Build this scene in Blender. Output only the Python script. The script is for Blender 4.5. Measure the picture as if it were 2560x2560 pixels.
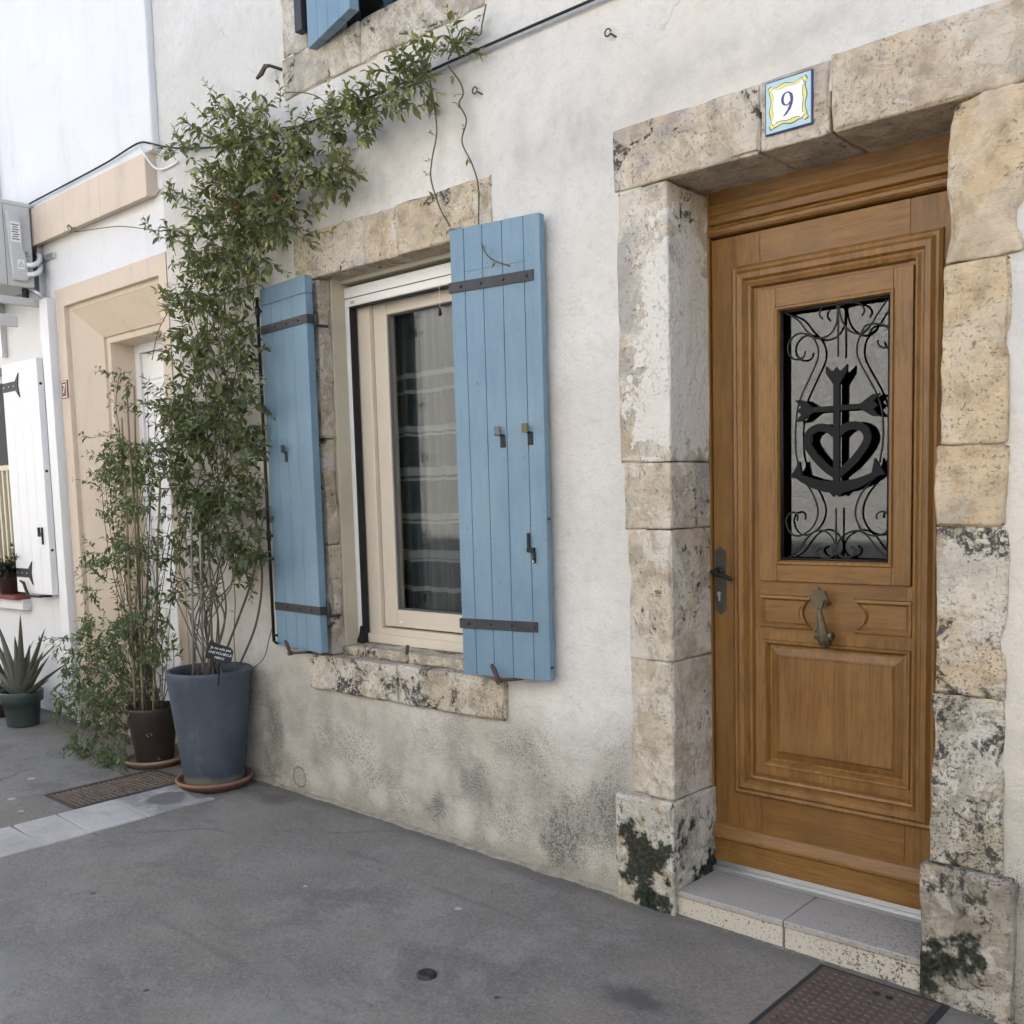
import bpy, bmesh, math, random
from mathutils import Vector, Matrix, noise
random.seed(7)
R = math.radians
scene = bpy.context.scene
for o in list(bpy.data.objects): bpy.data.objects.remove(o, do_unlink=True)
COL = scene.collection

# ------------------------------------------------------------------ camera
# world: X along the facade, Y into the house (facade plane y = 0), Z up, metres
CAM = Vector((0.0, -3.1, 1.6))
FPX, PX, PY = 2509.0, 1280.0, 1472.0
_y, _p, _r = R(42.08), R(5.37), R(1.58)
FWD = Vector((-math.sin(_y)*math.cos(_p), math.cos(_y)*math.cos(_p), -math.sin(_p)))
_rt = Vector((math.cos(_y), math.sin(_y), 0)); _dn = FWD.cross(_rt)
RT = _rt*math.cos(_r) + _dn*math.sin(_r)
DN = -_rt*math.sin(_r) + _dn*math.cos(_r)
cd = bpy.data.cameras.new('camera'); cam = bpy.data.objects.new('camera', cd); COL.objects.link(cam)
cam.matrix_world = Matrix(((RT.x, -DN.x, -FWD.x, CAM.x), (RT.y, -DN.y, -FWD.y, CAM.y), (RT.z, -DN.z, -FWD.z, CAM.z), (0, 0, 0, 1)))
cd.sensor_width = 36; cd.lens = FPX/2560*36; cd.shift_y = (PY-1280)/2560; cd.clip_start = .05; cd.clip_end = 500
scene.camera = cam
# ------------------------------------------------------------------ sky, sun, exposure
SUN_EL, SUN_AZ = R(46), R(-12)           # the sun stands behind these houses: the lane and this facade lie in their shade
wd = bpy.data.worlds.new('World'); scene.world = wd; wd.use_nodes = True
_wn = wd.node_tree; _bg = _wn.nodes['Background']
_sky = _wn.nodes.new('ShaderNodeTexSky'); _sky.sky_type = 'NISHITA'; _sky.sun_disc = False
_sky.sun_elevation = SUN_EL; _sky.sun_rotation = SUN_AZ; _sky.air_density = 1.0; _sky.dust_density = 2.5; _sky.ozone_density = 1.0
_wn.links.new(_sky.outputs[0], _bg.inputs[0]); _bg.inputs[1].default_value = .15
sd = bpy.data.lights.new('sun', 'SUN'); sd.energy = 3.4; sd.angle = R(.53); sd.color = (1.0, .95, .87)
sun = bpy.data.objects.new('sun', sd); COL.objects.link(sun)
_sdir = Vector((math.sin(SUN_AZ)*math.cos(SUN_EL), math.cos(SUN_AZ)*math.cos(SUN_EL), math.sin(SUN_EL)))
sun.rotation_euler = _sdir.to_track_quat('Z', 'Y').to_euler(); sun.location = _sdir*30
vs = scene.view_settings; vs.view_transform = 'Standard'; vs.look = 'None'; vs.exposure = 1.80; vs.gamma = 1; vs.use_curve_mapping = False
scene.cycles.use_denoising = True
scene.cycles.use_adaptive_sampling = True; scene.cycles.adaptive_threshold = .03
scene.cycles.max_bounces = 6; scene.cycles.diffuse_bounces = 3; scene.cycles.glossy_bounces = 3; scene.cycles.transparent_max_bounces = 8
scene.cycles.sample_clamp_indirect = 8; scene.cycles.caustics_reflective = False; scene.cycles.caustics_refractive = False

def ray(u, v): return RT*((u-PX)/FPX) + DN*((v-PY)/FPX) + FWD
def at(u, v, Y=0.0):
    """the point of the plane y = Y that was measured at photo pixel (u, v)"""
    d = ray(u, v); return CAM + d*((Y-CAM.y)/d.y)
def gz(x): return -.017*(x+1.1)

# ------------------------------------------------------------------ mesh helpers
class MB:
    def __init__(s): s.v, s.f, s.t = [], [], []
    def add(s, vs, fs, tint=None):
        b = len(s.v); s.v += [tuple(p) for p in vs]; s.f += [tuple(i+b for i in f) for f in fs]
        if tint is not None: s.t += [tint]*len(vs)
        return s
    def box(s, x0, x1, y0, y1, z0, z1):
        return s.add([(x, y, z) for z in (z0, z1) for y in (y0, y1) for x in (x0, x1)],
                     [(0, 2, 3, 1), (4, 5, 7, 6), (0, 1, 5, 4), (2, 6, 7, 3), (0, 4, 6, 2), (1, 3, 7, 5)])
    def fbox(s, F, a0, a1, b0, b1, c0, c1):
        return s.add([F(a, b, c) for c in (c0, c1) for b in (b0, b1) for a in (a0, a1)],
                     [(0, 2, 3, 1), (4, 5, 7, 6), (0, 1, 5, 4), (2, 6, 7, 3), (0, 4, 6, 2), (1, 3, 7, 5)])
    def tube(s, pts, r, n=6, cap=True):
        pts = [Vector(p) for p in pts]; rs = r if isinstance(r, (list, tuple)) else [r]*len(pts)
        ref = None; rings = []
        for i, p in enumerate(pts):
            d = (pts[min(i+1, len(pts)-1)]-pts[max(i-1, 0)])
            d = d.normalized() if d.length > 1e-9 else Vector((0, 0, 1))
            if ref is None: ref = d.orthogonal().normalized()
            ref = ref-d*ref.dot(d)
            ref = ref.normalized() if ref.length > 1e-6 else d.orthogonal().normalized()
            w = d.cross(ref)
            rings.append([p+(ref*math.cos(2*math.pi*k/n)+w*math.sin(2*math.pi*k/n))*rs[i] for k in range(n)])
        vs = [q for g in rings for q in g]; fs = []
        for i in range(len(pts)-1):
            for k in range(n): fs.append((i*n+k, i*n+(k+1) % n, (i+1)*n+(k+1) % n, (i+1)*n+k))
        if cap: fs += [tuple(range(n-1, -1, -1)), tuple((len(pts)-1)*n+k for k in range(n))]
        return s.add(vs, fs)
    def lathe(s, prof, c, n=40, wob=0.0):
        vs = []; fs = []; m = len(prof)
        for k in range(n):
            a = 2*math.pi*k/n
            for r, z in prof:
                q = r*(1+wob*noise.noise(Vector((math.cos(a)*1.3, math.sin(a)*1.3, z*3+c[0]))))
                vs.append((c[0]+q*math.cos(a), c[1]+q*math.sin(a), c[2]+z))
        for k in range(n):
            for i in range(m-1): fs.append((k*m+i, ((k+1) % n)*m+i, ((k+1) % n)*m+i+1, k*m+i+1))
        return s.add(vs, fs)
    def prism(s, poly, F, b0, b1):
        """polygon [(a, c)] swept from b0 to b1 in frame F(a, b, c)"""
        n = len(poly)
        vs = [F(a, b0, c) for a, c in poly]+[F(a, b1, c) for a, c in poly]
        return s.add(vs, [tuple(range(n)), tuple(range(2*n-1, n-1, -1))]+[(i, i+n, (i+1) % n+n, (i+1) % n) for i in range(n)])
    def strip(s, pts, ws, F, b0, b1):
        """flat bar of changing width along a polyline [(a, c)]"""
        L, Rr = [], []
        for i, p in enumerate(pts):
            q0, q1 = pts[max(i-1, 0)], pts[min(i+1, len(pts)-1)]
            dx, dz = q1[0]-q0[0], q1[1]-q0[1]; l = math.hypot(dx, dz) or 1
            w = ws[i] if isinstance(ws, (list, tuple)) else ws
            L.append((p[0]-dz/l*w, p[1]+dx/l*w)); Rr.append((p[0]+dz/l*w, p[1]-dx/l*w))
        n = len(pts); vs = []
        for b in (b0, b1): vs += [F(a, b, c) for a, c in L]+[F(a, b, c) for a, c in Rr]
        fs = []
        for i in range(n-1):
            fs += [(i, i+1, n+i+1, n+i), (2*n+i, 3*n+i, 3*n+i+1, 2*n+i+1), (i, 2*n+i, 2*n+i+1, i+1), (n+i, n+i+1, 3*n+i+1, 3*n+i)]
        fs += [(0, n, 3*n, 2*n), (n-1, 3*n-1, 4*n-1, 2*n-1)]
        return s.add(vs, fs)
    def ring(s, rect, prof):
        """mitred moulding round the rectangle (x0, x1, z0, z1); prof = [(inset, y)]"""
        x0, x1, z0, z1 = rect; m = len(prof); vs = []
        for i, y in prof: vs += [(x0+i, y, z0+i), (x1-i, y, z0+i), (x1-i, y, z1-i), (x0+i, y, z1-i)]
        return s.add(vs, [(j*4+k, j*4+(k+1) % 4, (j+1)*4+(k+1) % 4, (j+1)*4+k) for j in range(m-1) for k in range(4)])
    def build(s, name, mat, parent=None, smooth=False, bevel=0.0, seg=2):
        me = bpy.data.meshes.new(name); me.from_pydata(s.v, [], s.f); me.validate()
        bm = bmesh.new(); bm.from_mesh(me); bmesh.ops.recalc_face_normals(bm, faces=bm.faces); bm.to_mesh(me); bm.free()
        if s.t and len(s.t) == len(me.vertices):
            a = me.attributes.new('tint', 'FLOAT', 'POINT'); a.data.foreach_set('value', s.t)
        if smooth: me.polygons.foreach_set('use_smooth', [True]*len(me.polygons))
        return link(name, me, mat, parent, bevel, seg)
def link(name, me, mat, parent=None, bevel=0.0, seg=2):
    o = bpy.data.objects.new(name, me); COL.objects.link(o)
    if mat is not None and not me.materials: me.materials.append(mat)
    if parent is not None: adopt(o, parent)
    if bevel:
        b = o.modifiers.new('Bevel', 'BEVEL'); b.width = bevel; b.segments = seg; b.limit_method = 'ANGLE'; b.angle_limit = R(40)
    return o
def adopt(o, parent):
    o.parent = parent; o.matrix_parent_inverse = Matrix.Translation(-Vector(parent.get('base', (0, 0, 0))))
def empty(name, loc, parent=None):
    o = bpy.data.objects.new(name, None); COL.objects.link(o); o.empty_display_size = .1
    o['base'] = list(loc); o.location = loc
    if parent is not None: adopt(o, parent)
    return o
def thing(name, label, cat, loc=(0, 0, 0), group=None):
    o = empty(name, loc); return tag(o, label, cat, group)
def tag(o, label, cat=None, group=None, kind=None):
    o['label'] = label
    if cat: o['category'] = cat
    if group: o['group'] = group
    if kind: o['kind'] = kind
    return o
W = lambda a, b, c: Vector((a, b, c))
def ring_pts(cx, cz, r, a0, a1, n): return [(cx+r*math.cos(a0+(a1-a0)*i/n), cz+r*math.sin(a0+(a1-a0)*i/n)) for i in range(n+1)]
def smooth_pts(pts, k=5):
    """Catmull-Rom through the points (tuples or Vectors of any size)"""
    pts = [Vector(p) for p in pts]; out = []
    for i in range(len(pts)-1):
        p0, p1, p2, p3 = pts[max(i-1, 0)], pts[i], pts[i+1], pts[min(i+2, len(pts)-1)]
        for j in range(k):
            t = j/k
            out.append(.5*((2*p1)+(p2-p0)*t+(2*p0-5*p1+4*p2-p3)*t*t+(3*p1-p0-3*p2+p3)*t**3))
    out.append(pts[-1]); return out
def rough_block(name, x0, x1, y0, y1, z0, z1, mat, parent, seed=0, res=.026, amp=.004, chip=.010, F=None):
    """a weathered stone: gridded box, denser at the arrises, with uneven faces and worn edges"""
    def grid(a, b):
        n = max(2, round((b-a-.03)/res)); return [a, a+.004, a+.011]+[a+.015+(b-a-.03)*i/n for i in range(n+1)]+[b-.011, b-.004, b]
    gx, gy, gzz = grid(x0, x1), grid(y0, y1), grid(z0, z1); nx, ny, nz = len(gx)-1, len(gy)-1, len(gzz)-1
    idx, vs, fs = {}, [], []
    S = Vector((seed*3.7, seed*1.9, seed*5.3))
    def n3(q): return Vector((noise.noise(q), noise.noise(q+Vector((31, 0, 0))), noise.noise(q+Vector((0, 47, 0)))))
    def vert(i, j, k):
        if (i, j, k) in idx: return idx[i, j, k]
        p = Vector((gx[i], gy[j], gzz[k])); q = p+S
        ds = sorted(((min(p.x-x0, x1-p.x), 0), (min(p.y-y0, y1-p.y), 1), (min(p.z-z0, z1-p.z), 2)))
        d1 = ds[1][0]; d = n3(q*7)*amp+n3(q*24)*amp*.5
        big = max(0, noise.noise(q*5.5+Vector((9, 9, 9)))-.05)*2.2+.6*max(0, noise.noise(q*19)); rad = .007+chip*1.6*min(1, big)
        if d1 < rad:
            e = (1-d1/rad)**2*(.0022+chip*.9*big)
            for dd, ax in ds[:2]:
                lo = (x0, y0, z0)[ax]; hi = (x1, y1, z1)[ax]; d[ax] += e if p[ax]-lo < hi-p[ax] else -e
        p = p+d
        idx[i, j, k] = len(vs); vs.append(F(*p) if F else p); return idx[i, j, k]
    for i in range(nx):
        for j in range(ny):
            fs.append((vert(i, j, 0), vert(i, j+1, 0), vert(i+1, j+1, 0), vert(i+1, j, 0))); fs.append((vert(i, j, nz), vert(i+1, j, nz), vert(i+1, j+1, nz), vert(i, j+1, nz)))
    for i in range(nx):
        for k in range(nz):
            fs.append((vert(i, 0, k), vert(i+1, 0, k), vert(i+1, 0, k+1), vert(i, 0, k+1))); fs.append((vert(i, ny, k), vert(i, ny, k+1), vert(i+1, ny, k+1), vert(i+1, ny, k)))
    for j in range(ny):
        for k in range(nz):
            fs.append((vert(0, j, k), vert(0, j, k+1), vert(0, j+1, k+1), vert(0, j+1, k))); fs.append((vert(nx, j, k), vert(nx, j+1, k), vert(nx, j+1, k+1), vert(nx, j, k+1)))
    m = MB(); m.add(vs, fs); return m.build(name, mat, parent, smooth=True)
def text_mesh(txt, size, F, depth=.0006, shear=0.0):
    """lettering as thin solid mesh in frame F(a, b, c), centred on the origin"""
    cu = bpy.data.curves.new('t', 'FONT'); cu.body = txt; cu.size = size; cu.align_x = 'CENTER'; cu.align_y = 'CENTER'; cu.extrude = depth; cu.shear = shear
    cu.resolution_u = 3
    to = bpy.data.objects.new('t', cu); COL.objects.link(to); dg = bpy.context.evaluated_depsgraph_get()
    me = bpy.data.meshes.new_from_object(to.evaluated_get(dg)); bpy.data.objects.remove(to, do_unlink=True)
    for v in me.vertices: v.co = F(v.co.x, v.co.z, v.co.y)
    m = MB(); m.add([v.co.copy() for v in me.vertices], [tuple(p.vertices) for p in me.polygons]); bpy.data.meshes.remove(me); return m

# ------------------------------------------------------------------ materials
class G:
    def __init__(s, name):
        s.m = bpy.data.materials.new(name); s.m.use_nodes = True; s.nt = s.m.node_tree; s.b = s.nt.nodes['Principled BSDF']
        s.cache = {}; s.pos = s.nt.nodes.new('ShaderNodeNewGeometry').outputs['Position']
        sp = s.nt.nodes.new('ShaderNodeSeparateXYZ'); s.nt.links.new(s.pos, sp.inputs[0]); s.x, s.y, s.z = sp.outputs
    def L(s, a, b):
        if hasattr(a, 'is_linked') and not isinstance(a, (int, float, tuple)): s.nt.links.new(a, b)
        else:
            if isinstance(a, tuple) and len(a) == 3 and b.type == 'RGBA': a = (*a, 1)
            b.default_value = a
    def scale(s, v=(1, 1, 1), off=(0, 0, 0), vec=None):
        n = s.nt.nodes.new('ShaderNodeMapping'); s.nt.links.new(vec or s.pos, n.inputs[0]); n.inputs['Scale'].default_value = v; n.inputs['Location'].default_value = off; return n.outputs[0]
    def noise(s, sc, det=4, rough=.55, vec=None, dist=0.0, col=False):
        key = (sc, det, rough, dist, col)
        if vec is None and key in s.cache: return s.cache[key]
        n = s.nt.nodes.new('ShaderNodeTexNoise'); s.nt.links.new(vec or s.pos, n.inputs['Vector'])
        if vec is None: s.cache[key] = n.outputs['Color' if col else 'Fac']
        n.inputs['Scale'].default_value = sc; n.inputs['Detail'].default_value = det; n.inputs['Roughness'].default_value = rough; n.inputs['Distortion'].default_value = dist
        return n.outputs['Color' if col else 'Fac']
    def voro(s, sc, feat='F1', vec=None, out='Distance', rnd=1.0):
        n = s.nt.nodes.new('ShaderNodeTexVoronoi'); n.feature = feat; s.nt.links.new(vec or s.pos, n.inputs['Vector']); n.inputs['Scale'].default_value = sc; n.inputs['Randomness'].default_value = rnd; return n.outputs[out]
    def ramp(s, f, *stops, mode='LINEAR'):
        n = s.nt.nodes.new('ShaderNodeValToRGB'); s.nt.links.new(f, n.inputs[0]); cr = n.color_ramp; cr.interpolation = mode
        while len(cr.elements) < len(stops): cr.elements.new(.5)
        for e, (p, c) in zip(cr.elements, stops): e.position = p; e.color = (*c, 1) if isinstance(c, tuple) else (c, c, c, 1)
        return n.outputs[0]
    def step(s, f, a, b):
        n = s.nt.nodes.new('ShaderNodeMapRange'); n.interpolation_type = 'SMOOTHSTEP'; s.L(f, n.inputs[0])
        if a < b: n.inputs[1].default_value, n.inputs[2].default_value = a, b
        else: n.inputs[1].default_value, n.inputs[2].default_value, n.inputs[3].default_value, n.inputs[4].default_value = b, a, 1, 0
        return n.outputs[0]
    def math(s, op, a, b=0.0, clamp=False):
        n = s.nt.nodes.new('ShaderNodeMath'); n.operation = op; n.use_clamp = clamp; s.L(a, n.inputs[0]); s.L(b, n.inputs[1]); return n.outputs[0]
    def mul(s, *a):
        r = a[0]
        for q in a[1:]: r = s.math('MULTIPLY', r, q)
        return r
    def mix(s, f, a, b, mode='MIX'):
        n = s.nt.nodes.new('ShaderNodeMix'); n.data_type = 'RGBA'; n.blend_type = mode; s.L(f, n.inputs[0]); s.L(a, n.inputs[6]); s.L(b, n.inputs[7]); return n.outputs[2]
    def blob(s, cx, cz, rx, rz, soft=.5, wob=.35, wsc=6, cy=None, ry=1.0):
        """1 inside a ragged spot of the wall (or of the ground when cy is given), 0 outside"""
        if cy is None: v = s.scale((1/rx, 0, 1/rz), (-cx/rx, 0, -cz/rz))
        else: v = s.scale((1/rx, 1/ry, 0), (-cx/rx, -cy/ry, 0))
        n = s.nt.nodes.new('ShaderNodeVectorMath'); n.operation = 'LENGTH'; s.nt.links.new(v, n.inputs[0])
        w = s.math('MULTIPLY', s.math('SUBTRACT', s.noise(5 if wsc < 7 else 11 if wsc < 20 else 30, 4, .65), .5), wob*4)
        return s.step(s.math('ADD', n.outputs['Value'], w), 1.0, 1.0-soft)
    def attr(s, nm='tint'):
        n = s.nt.nodes.new('ShaderNodeAttribute'); n.attribute_name = nm; return n.outputs['Fac']
    def rnd(s): return s.nt.nodes.new('ShaderNodeObjectInfo').outputs['Random']
    def bump(s, h, strength=.4, dist=.004, normal=None):
        n = s.nt.nodes.new('ShaderNodeBump'); n.inputs['Strength'].default_value = strength; n.inputs['Distance'].default_value = dist; s.nt.links.new(h, n.inputs['Height'])
        if normal is not None: s.nt.links.new(normal, n.inputs['Normal'])
        return n.outputs[0]
    def out(s, col, rough=.8, normal=None, metal=0.0, spec=.4, **kw):
        s.L(col, s.b.inputs['Base Color']); s.L(rough, s.b.inputs['Roughness']); s.b.inputs['Metallic'].default_value = metal; s.b.inputs['Specular IOR Level'].default_value = spec
        if normal is not None: s.nt.links.new(normal, s.b.inputs['Normal'])
        for k, v in kw.items(): s.L(v, s.b.inputs[k])
        return s.m
def plain(name, col, rough=.6, var=.12, sc=14, metal=0.0, bump=.15, spec=.4):
    g = G(name); n = g.noise(sc, 5, .6)
    c = g.mix(n, tuple(q*(1-var*1.6) for q in col), tuple(min(1, q*(1+var*1.6)) for q in col))
    return g.out(c, rough, g.bump(g.noise(sc*9, 3), bump, .002), metal, spec)

def m_stucco():
    g = G('aged_white_render')
    big = g.noise(1.1, 6, .6); mid = g.noise(5.5, 6, .62); fine = g.noise(70, 4, .6)
    c = g.mix(g.step(big, .35, .68), (.595, .578, .535), (.69, .675, .635))
    c = g.mix(g.mul(g.step(g.noise(11, 6, .66), .46, .66), .30), c, (.50, .485, .45)); c = g.mix(g.mul(g.step(g.noise(26, 5, .66), .52, .66), .28), c, (.46, .445, .41))
    streak = g.noise(2.6, 7, .66, vec=g.scale((1.6, 1, .45)))
    c = g.mix(g.mul(g.step(streak, .50, .74), .5), c, (.47, .465, .45))
    c = g.mix(g.mul(g.step(g.noise(.9, 4, .5, vec=g.scale(off=(5, 2, 3))), .47, .66), .45), c, (.66, .585, .46))
    # grey weathering round the openings and under the upper sill
    for b, k in ((g.blob(-3.75, 3.1, .55, .26, .9, .3, 4), .5), (g.blob(-2.4, 2.95, .45, .22, .9, .3, 5), .35), (g.blob(-4.5, 1.05, .32, .45, .9, .3, 5), .35), (g.blob(-3.2, 3.42, .9, .16, .9, .25, 5), .45), (g.blob(-1.75, 3.02, .7, .13, .9, .3, 5), .38), (g.blob(-4.0, 3.45, .8, .16, .9, .3, 6), .35)):
        c = g.mix(g.mul(b, g.step(mid, .32, .62), k), c, (.34, .34, .33))
    # rising damp: yellowed and algae stained foot of the wall
    zz = g.math('ADD', g.z, g.math('MULTIPLY', g.math('SUBTRACT', g.noise(2.2, 5, .6), .5), .75))
    low = g.step(zz, .90, .40)
    c = g.mix(g.mul(low, .85), c, g.mix(g.step(g.noise(4.2, 6, .62), .36, .64), (.325, .305, .255), (.51, .48, .405)))
    c = g.mix(g.mul(g.step(g.noise(3.1, 4, .55, vec=g.scale(off=(9, 0, 4))), .53, .70), low, .75), c, (.60, .58, .53))
    tide = g.math('ABSOLUTE', g.math('SUBTRACT', zz, .62)); c = g.mix(g.mul(g.step(tide, .05, .0), g.step(mid, .40, .6), .45), c, (.40, .375, .31))
    foot = g.math('ADD', g.z, g.math('MULTIPLY', g.math('SUBTRACT', g.noise(11, 6, .7), .5), .22)); c = g.mix(g.mul(g.step(foot, .16, .05), .6), c, (.31, .285, .225))
    # mould speckle
    spk = g.step(g.noise(150, 2, .6), .535, .60)
    spk2 = g.step(g.noise(310, 2, .6), .54, .62)
    patch = g.step(g.noise(2.7, 5, .62, vec=g.scale(off=(2, 7, 1))), .36, .62)
    c = g.mix(g.mul(spk, patch, low, .8), c, (.12, .12, .105))
    c = g.mix(g.mul(spk2, g.step(g.noise(1.7, 4), .42, .6), g.step(g.z, 1.2, .5), .5), c, (.2, .195, .175))
    c = g.mix(g.mul(g.step(g.noise(240, 2, .5), .60, .66), g.step(g.noise(1.3, 3), .45, .7), .4), c, (.3, .29, .27))
    for bx, bz, rx, rz, k in ((-3.30, .18, .085, .10, .85), (-3.05, .33, .16, .16, .6), (-2.55, .19, .20, .17, .75), (-2.33, .34, .13, .16, .6), (-4.05, .33, .2, .18, .35), (-4.56, .34, .11, .26, .75), (-4.62, .13, .07, .1, .8)):  # mould spots; the last two are plain dark patches beside the tall pot
        b = g.blob(bx, bz, rx*1.1, rz*1.1, .95, .5, 9)
        c = g.mix(g.mul(b, k, .62), c, (.24, .235, .205)); c = g.mix(g.mul(b, g.step(g.noise(130, 2, .6), .44, .56), k), c, (.085, .088, .08))
    for bx, bz, rr in ((-4.0, .21, .12), (-3.13, .13, .10), (-2.95, .12, .07), (-3.7, .15, .09)):
        c = g.mix(g.mul(g.blob(bx, bz, rr, rr, .8, .12, 8), .6), c, (.60, .575, .52))
    # round trace of an old filled pipe
    v = g.scale((1, 0, 1), (4.353, 0, -.138)); n = g.nt.nodes.new('ShaderNodeVectorMath'); n.operation = 'LENGTH'; g.nt.links.new(v, n.inputs[0]); d = n.outputs['Value']
    c = g.mix(g.mul(g.step(d, .056, .05), .55), c, (.33, .32, .27))
    rim = g.mul(g.step(d, .046, .053), g.step(d, .062, .055)); c = g.mix(g.mul(rim, .7), c, (.13, .125, .10))
    # hairline cracks
    for off, sc in (((0, 0, 0), .55),):
        cr = g.voro(sc, 'DISTANCE_TO_EDGE', vec=g.mix(.16, g.scale((1, .2, 1), off), g.noise(5, 5, col=True)))
        c = g.mix(g.mul(g.step(cr, .0035, .0005), g.step(g.noise(1.9, 3), .54, .64), .30), c, (.28, .27, .25))
    h = g.math('ADD', g.math('MULTIPLY', fine, .5), g.math('MULTIPLY', g.noise(19, 5, .6), .9))
    h = g.math('ADD', h, g.math('MULTIPLY', g.noise(6.5, 6, .6, dist=.5), 1.6))
    return g.out(c, .92, g.bump(h, .55, .010), spec=.2)

def m_stone(name, light, dark, black=0.0, grey=.4, patch=(), white=.35, moss=(), pits=.45):
    g = G(name); s = g.rnd(); off = g.nt.nodes.new('ShaderNodeCombineXYZ'); g.L(g.math('MULTIPLY', s, 13.0), off.inputs[0]); g.L(g.math('MULTIPLY', s, 7.0), off.inputs[2])
    va = g.nt.nodes.new('ShaderNodeVectorMath'); va.operation = 'ADD'; g.nt.links.new(g.pos, va.inputs[0]); g.nt.links.new(off.outputs[0], va.inputs[1]); P = va.outputs[0]
    n1 = g.noise(3.4, 6, .62, vec=P, dist=.5); n2 = g.noise(14, 6, .66, vec=P); n3 = g.noise(55, 4, .65, vec=P)
    hue = g.mix(g.mul(s, .5), light, tuple(.5*(a+b) for a, b in zip(light, dark)))
    c = g.mix(g.step(n1, .33, .64), dark, hue)
    c = g.mix(g.mul(g.step(n2, .44, .66), .62), c, tuple(q*.58 for q in dark))
    c = g.mix(g.mul(g.step(n2, .50, .30), .40), c, tuple(min(.8, q*1.18) for q in light))
    # ochre veins, grey skin and pale lime wash left in ragged patches
    c = g.mix(g.mul(g.step(g.noise(5.2, 5, .6, vec=g.scale(off=(6, 6, 1), vec=P), dist=1.0), .55, .68), .45), c, (.47, .33, .17))
    lw = g.mul(g.step(g.noise(3.1, 8, .72, vec=g.scale(off=(3, 1, 8), vec=P), dist=.8), .505, .54), white)
    c = g.mix(lw, c, g.mix(n3, (.60, .57, .50), (.72, .69, .62)))
    c = g.mix(g.mul(g.step(g.noise(2.6, 7, .7, vec=g.scale((1, 1, .6), (8, 3, 2), vec=P), dist=.6), .52, .60), grey), c, (.34, .325, .30))
    c = g.mix(g.mul(g.step(g.noise(3, 5, .6, vec=g.scale((3, 3, 16), vec=P), dist=1.2), .56, .64), .22), c, tuple(q*.55 for q in dark))
    pit = g.mul(g.step(g.noise(80, 3, .6, vec=P), .60, .66), g.step(n1, .36, .56))
    c = g.mix(g.mul(pit, pits), c, (.13, .11, .085))
    if black > 0:
        m = g.mul(g.step(g.noise(5.5, 8, .74, vec=P, dist=.7), .61-.12*black, .65-.10*black), g.step(g.noise(48, 4, .7, vec=P), .40, .52))
        c = g.mix(g.mul(m, .93), c, (.040, .040, .036))
        m = g.step(g.noise(105, 3, .65, vec=P), .65-.10*black, .68-.09*black); c = g.mix(g.mul(m, g.step(g.noise(2.3, 4, vec=P), .38, .56), min(1, .3+black), .85), c, (.075, .072, .06))
        w = g.mul(g.step(g.noise(9, 7, .72, vec=g.scale(off=(1, 5, 9), vec=P)), .56, .60), .75*min(1, black)); c = g.mix(w, c, (.60, .575, .50))
        c = g.mix(g.mul(g.step(g.noise(9, 5, .6, vec=g.scale(off=(4, 4, 4), vec=P)), .56, .66), .35*min(1, black+.3)), c, (.20, .20, .12))
    for (cx, cz, rx, rz) in patch:      # scraps of old render left on the stone
        b = g.blob(cx, cz, rx, rz, .08, .75, 8); c = g.mix(g.mul(b, .95), c, g.mix(n2, (.64, .61, .54), (.73, .70, .64)))
    for (cx, cz, rx, rz) in moss:
        b = g.blob(cx, cz, rx, rz, 1.0, .95, 6); b = g.step(g.math('ADD', b, g.mul(g.math('SUBTRACT', g.noise(22, 6, .72), .5), 1.9)), .18, .66)
        c = g.mix(g.mul(b, .96), c, g.mix(g.step(n3, .45, .6), (.012, .016, .011), (.04, .048, .03)))
    h = g.math('ADD', g.math('MULTIPLY', n2, 1.0), g.math('ADD', g.math('MULTIPLY', n3, .45), g.math('MULTIPLY', pit, -.5)))
    return g.out(c, .9, g.bump(h, .9, .013), spec=.2)

def m_wood(name, axis):
    g = G(name); sc = (9, 9, .55) if axis == 'z' else (.55, 9, 9)
    s = g.rnd(); off = g.nt.nodes.new('ShaderNodeCombineXYZ'); g.L(g.math('MULTIPLY', s, 9.0), off.inputs[0]); g.L(g.math('MULTIPLY', s, 5.0), off.inputs[1]); g.L(g.math('MULTIPLY', s, 17.0), off.inputs[2])
    va = g.nt.nodes.new('ShaderNodeVectorMath'); va.operation = 'ADD'; g.nt.links.new(g.pos, va.inputs[0]); g.nt.links.new(off.outputs[0], va.inputs[1]); P = va.outputs[0]
    a = g.noise(2.2, 6, .62, vec=g.scale(sc, vec=P), dist=.9); f = g.noise(16, 4, .6, vec=g.scale(sc, vec=P)); big = g.noise(3.0, 4, .55, vec=P)
    c = g.ramp(a, (.25, (.135, .059, .012)), (.45, (.218, .105, .023)), (.60, (.262, .134, .032)), (.78, (.330, .182, .050)))
    c = g.mix(g.mul(g.step(f, .50, .64), .50), c, (.095, .040, .010))
    c = g.mix(g.mul(g.step(g.noise(60, 3, .6, vec=g.scale(sc, vec=P)), .56, .68), .34), c, (.085, .036, .010))
    c = g.mix(g.mul(g.step(big, .45, .68), .30), c, (.31, .170, .062))
    c = g.mix(g.mul(g.step(g.noise(4.0, 6, .66, vec=g.scale((1, 1, .5), (4, 4, 4), vec=P)), .50, .66), .36), c, (.110, .052, .017))
    c = g.mix(g.mul(s, .22), c, (.13, .06, .018))
    return g.out(c, g.ramp(a, (.3, .36), (.7, .5)), g.bump(f, .22, .002), spec=.5)

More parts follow.
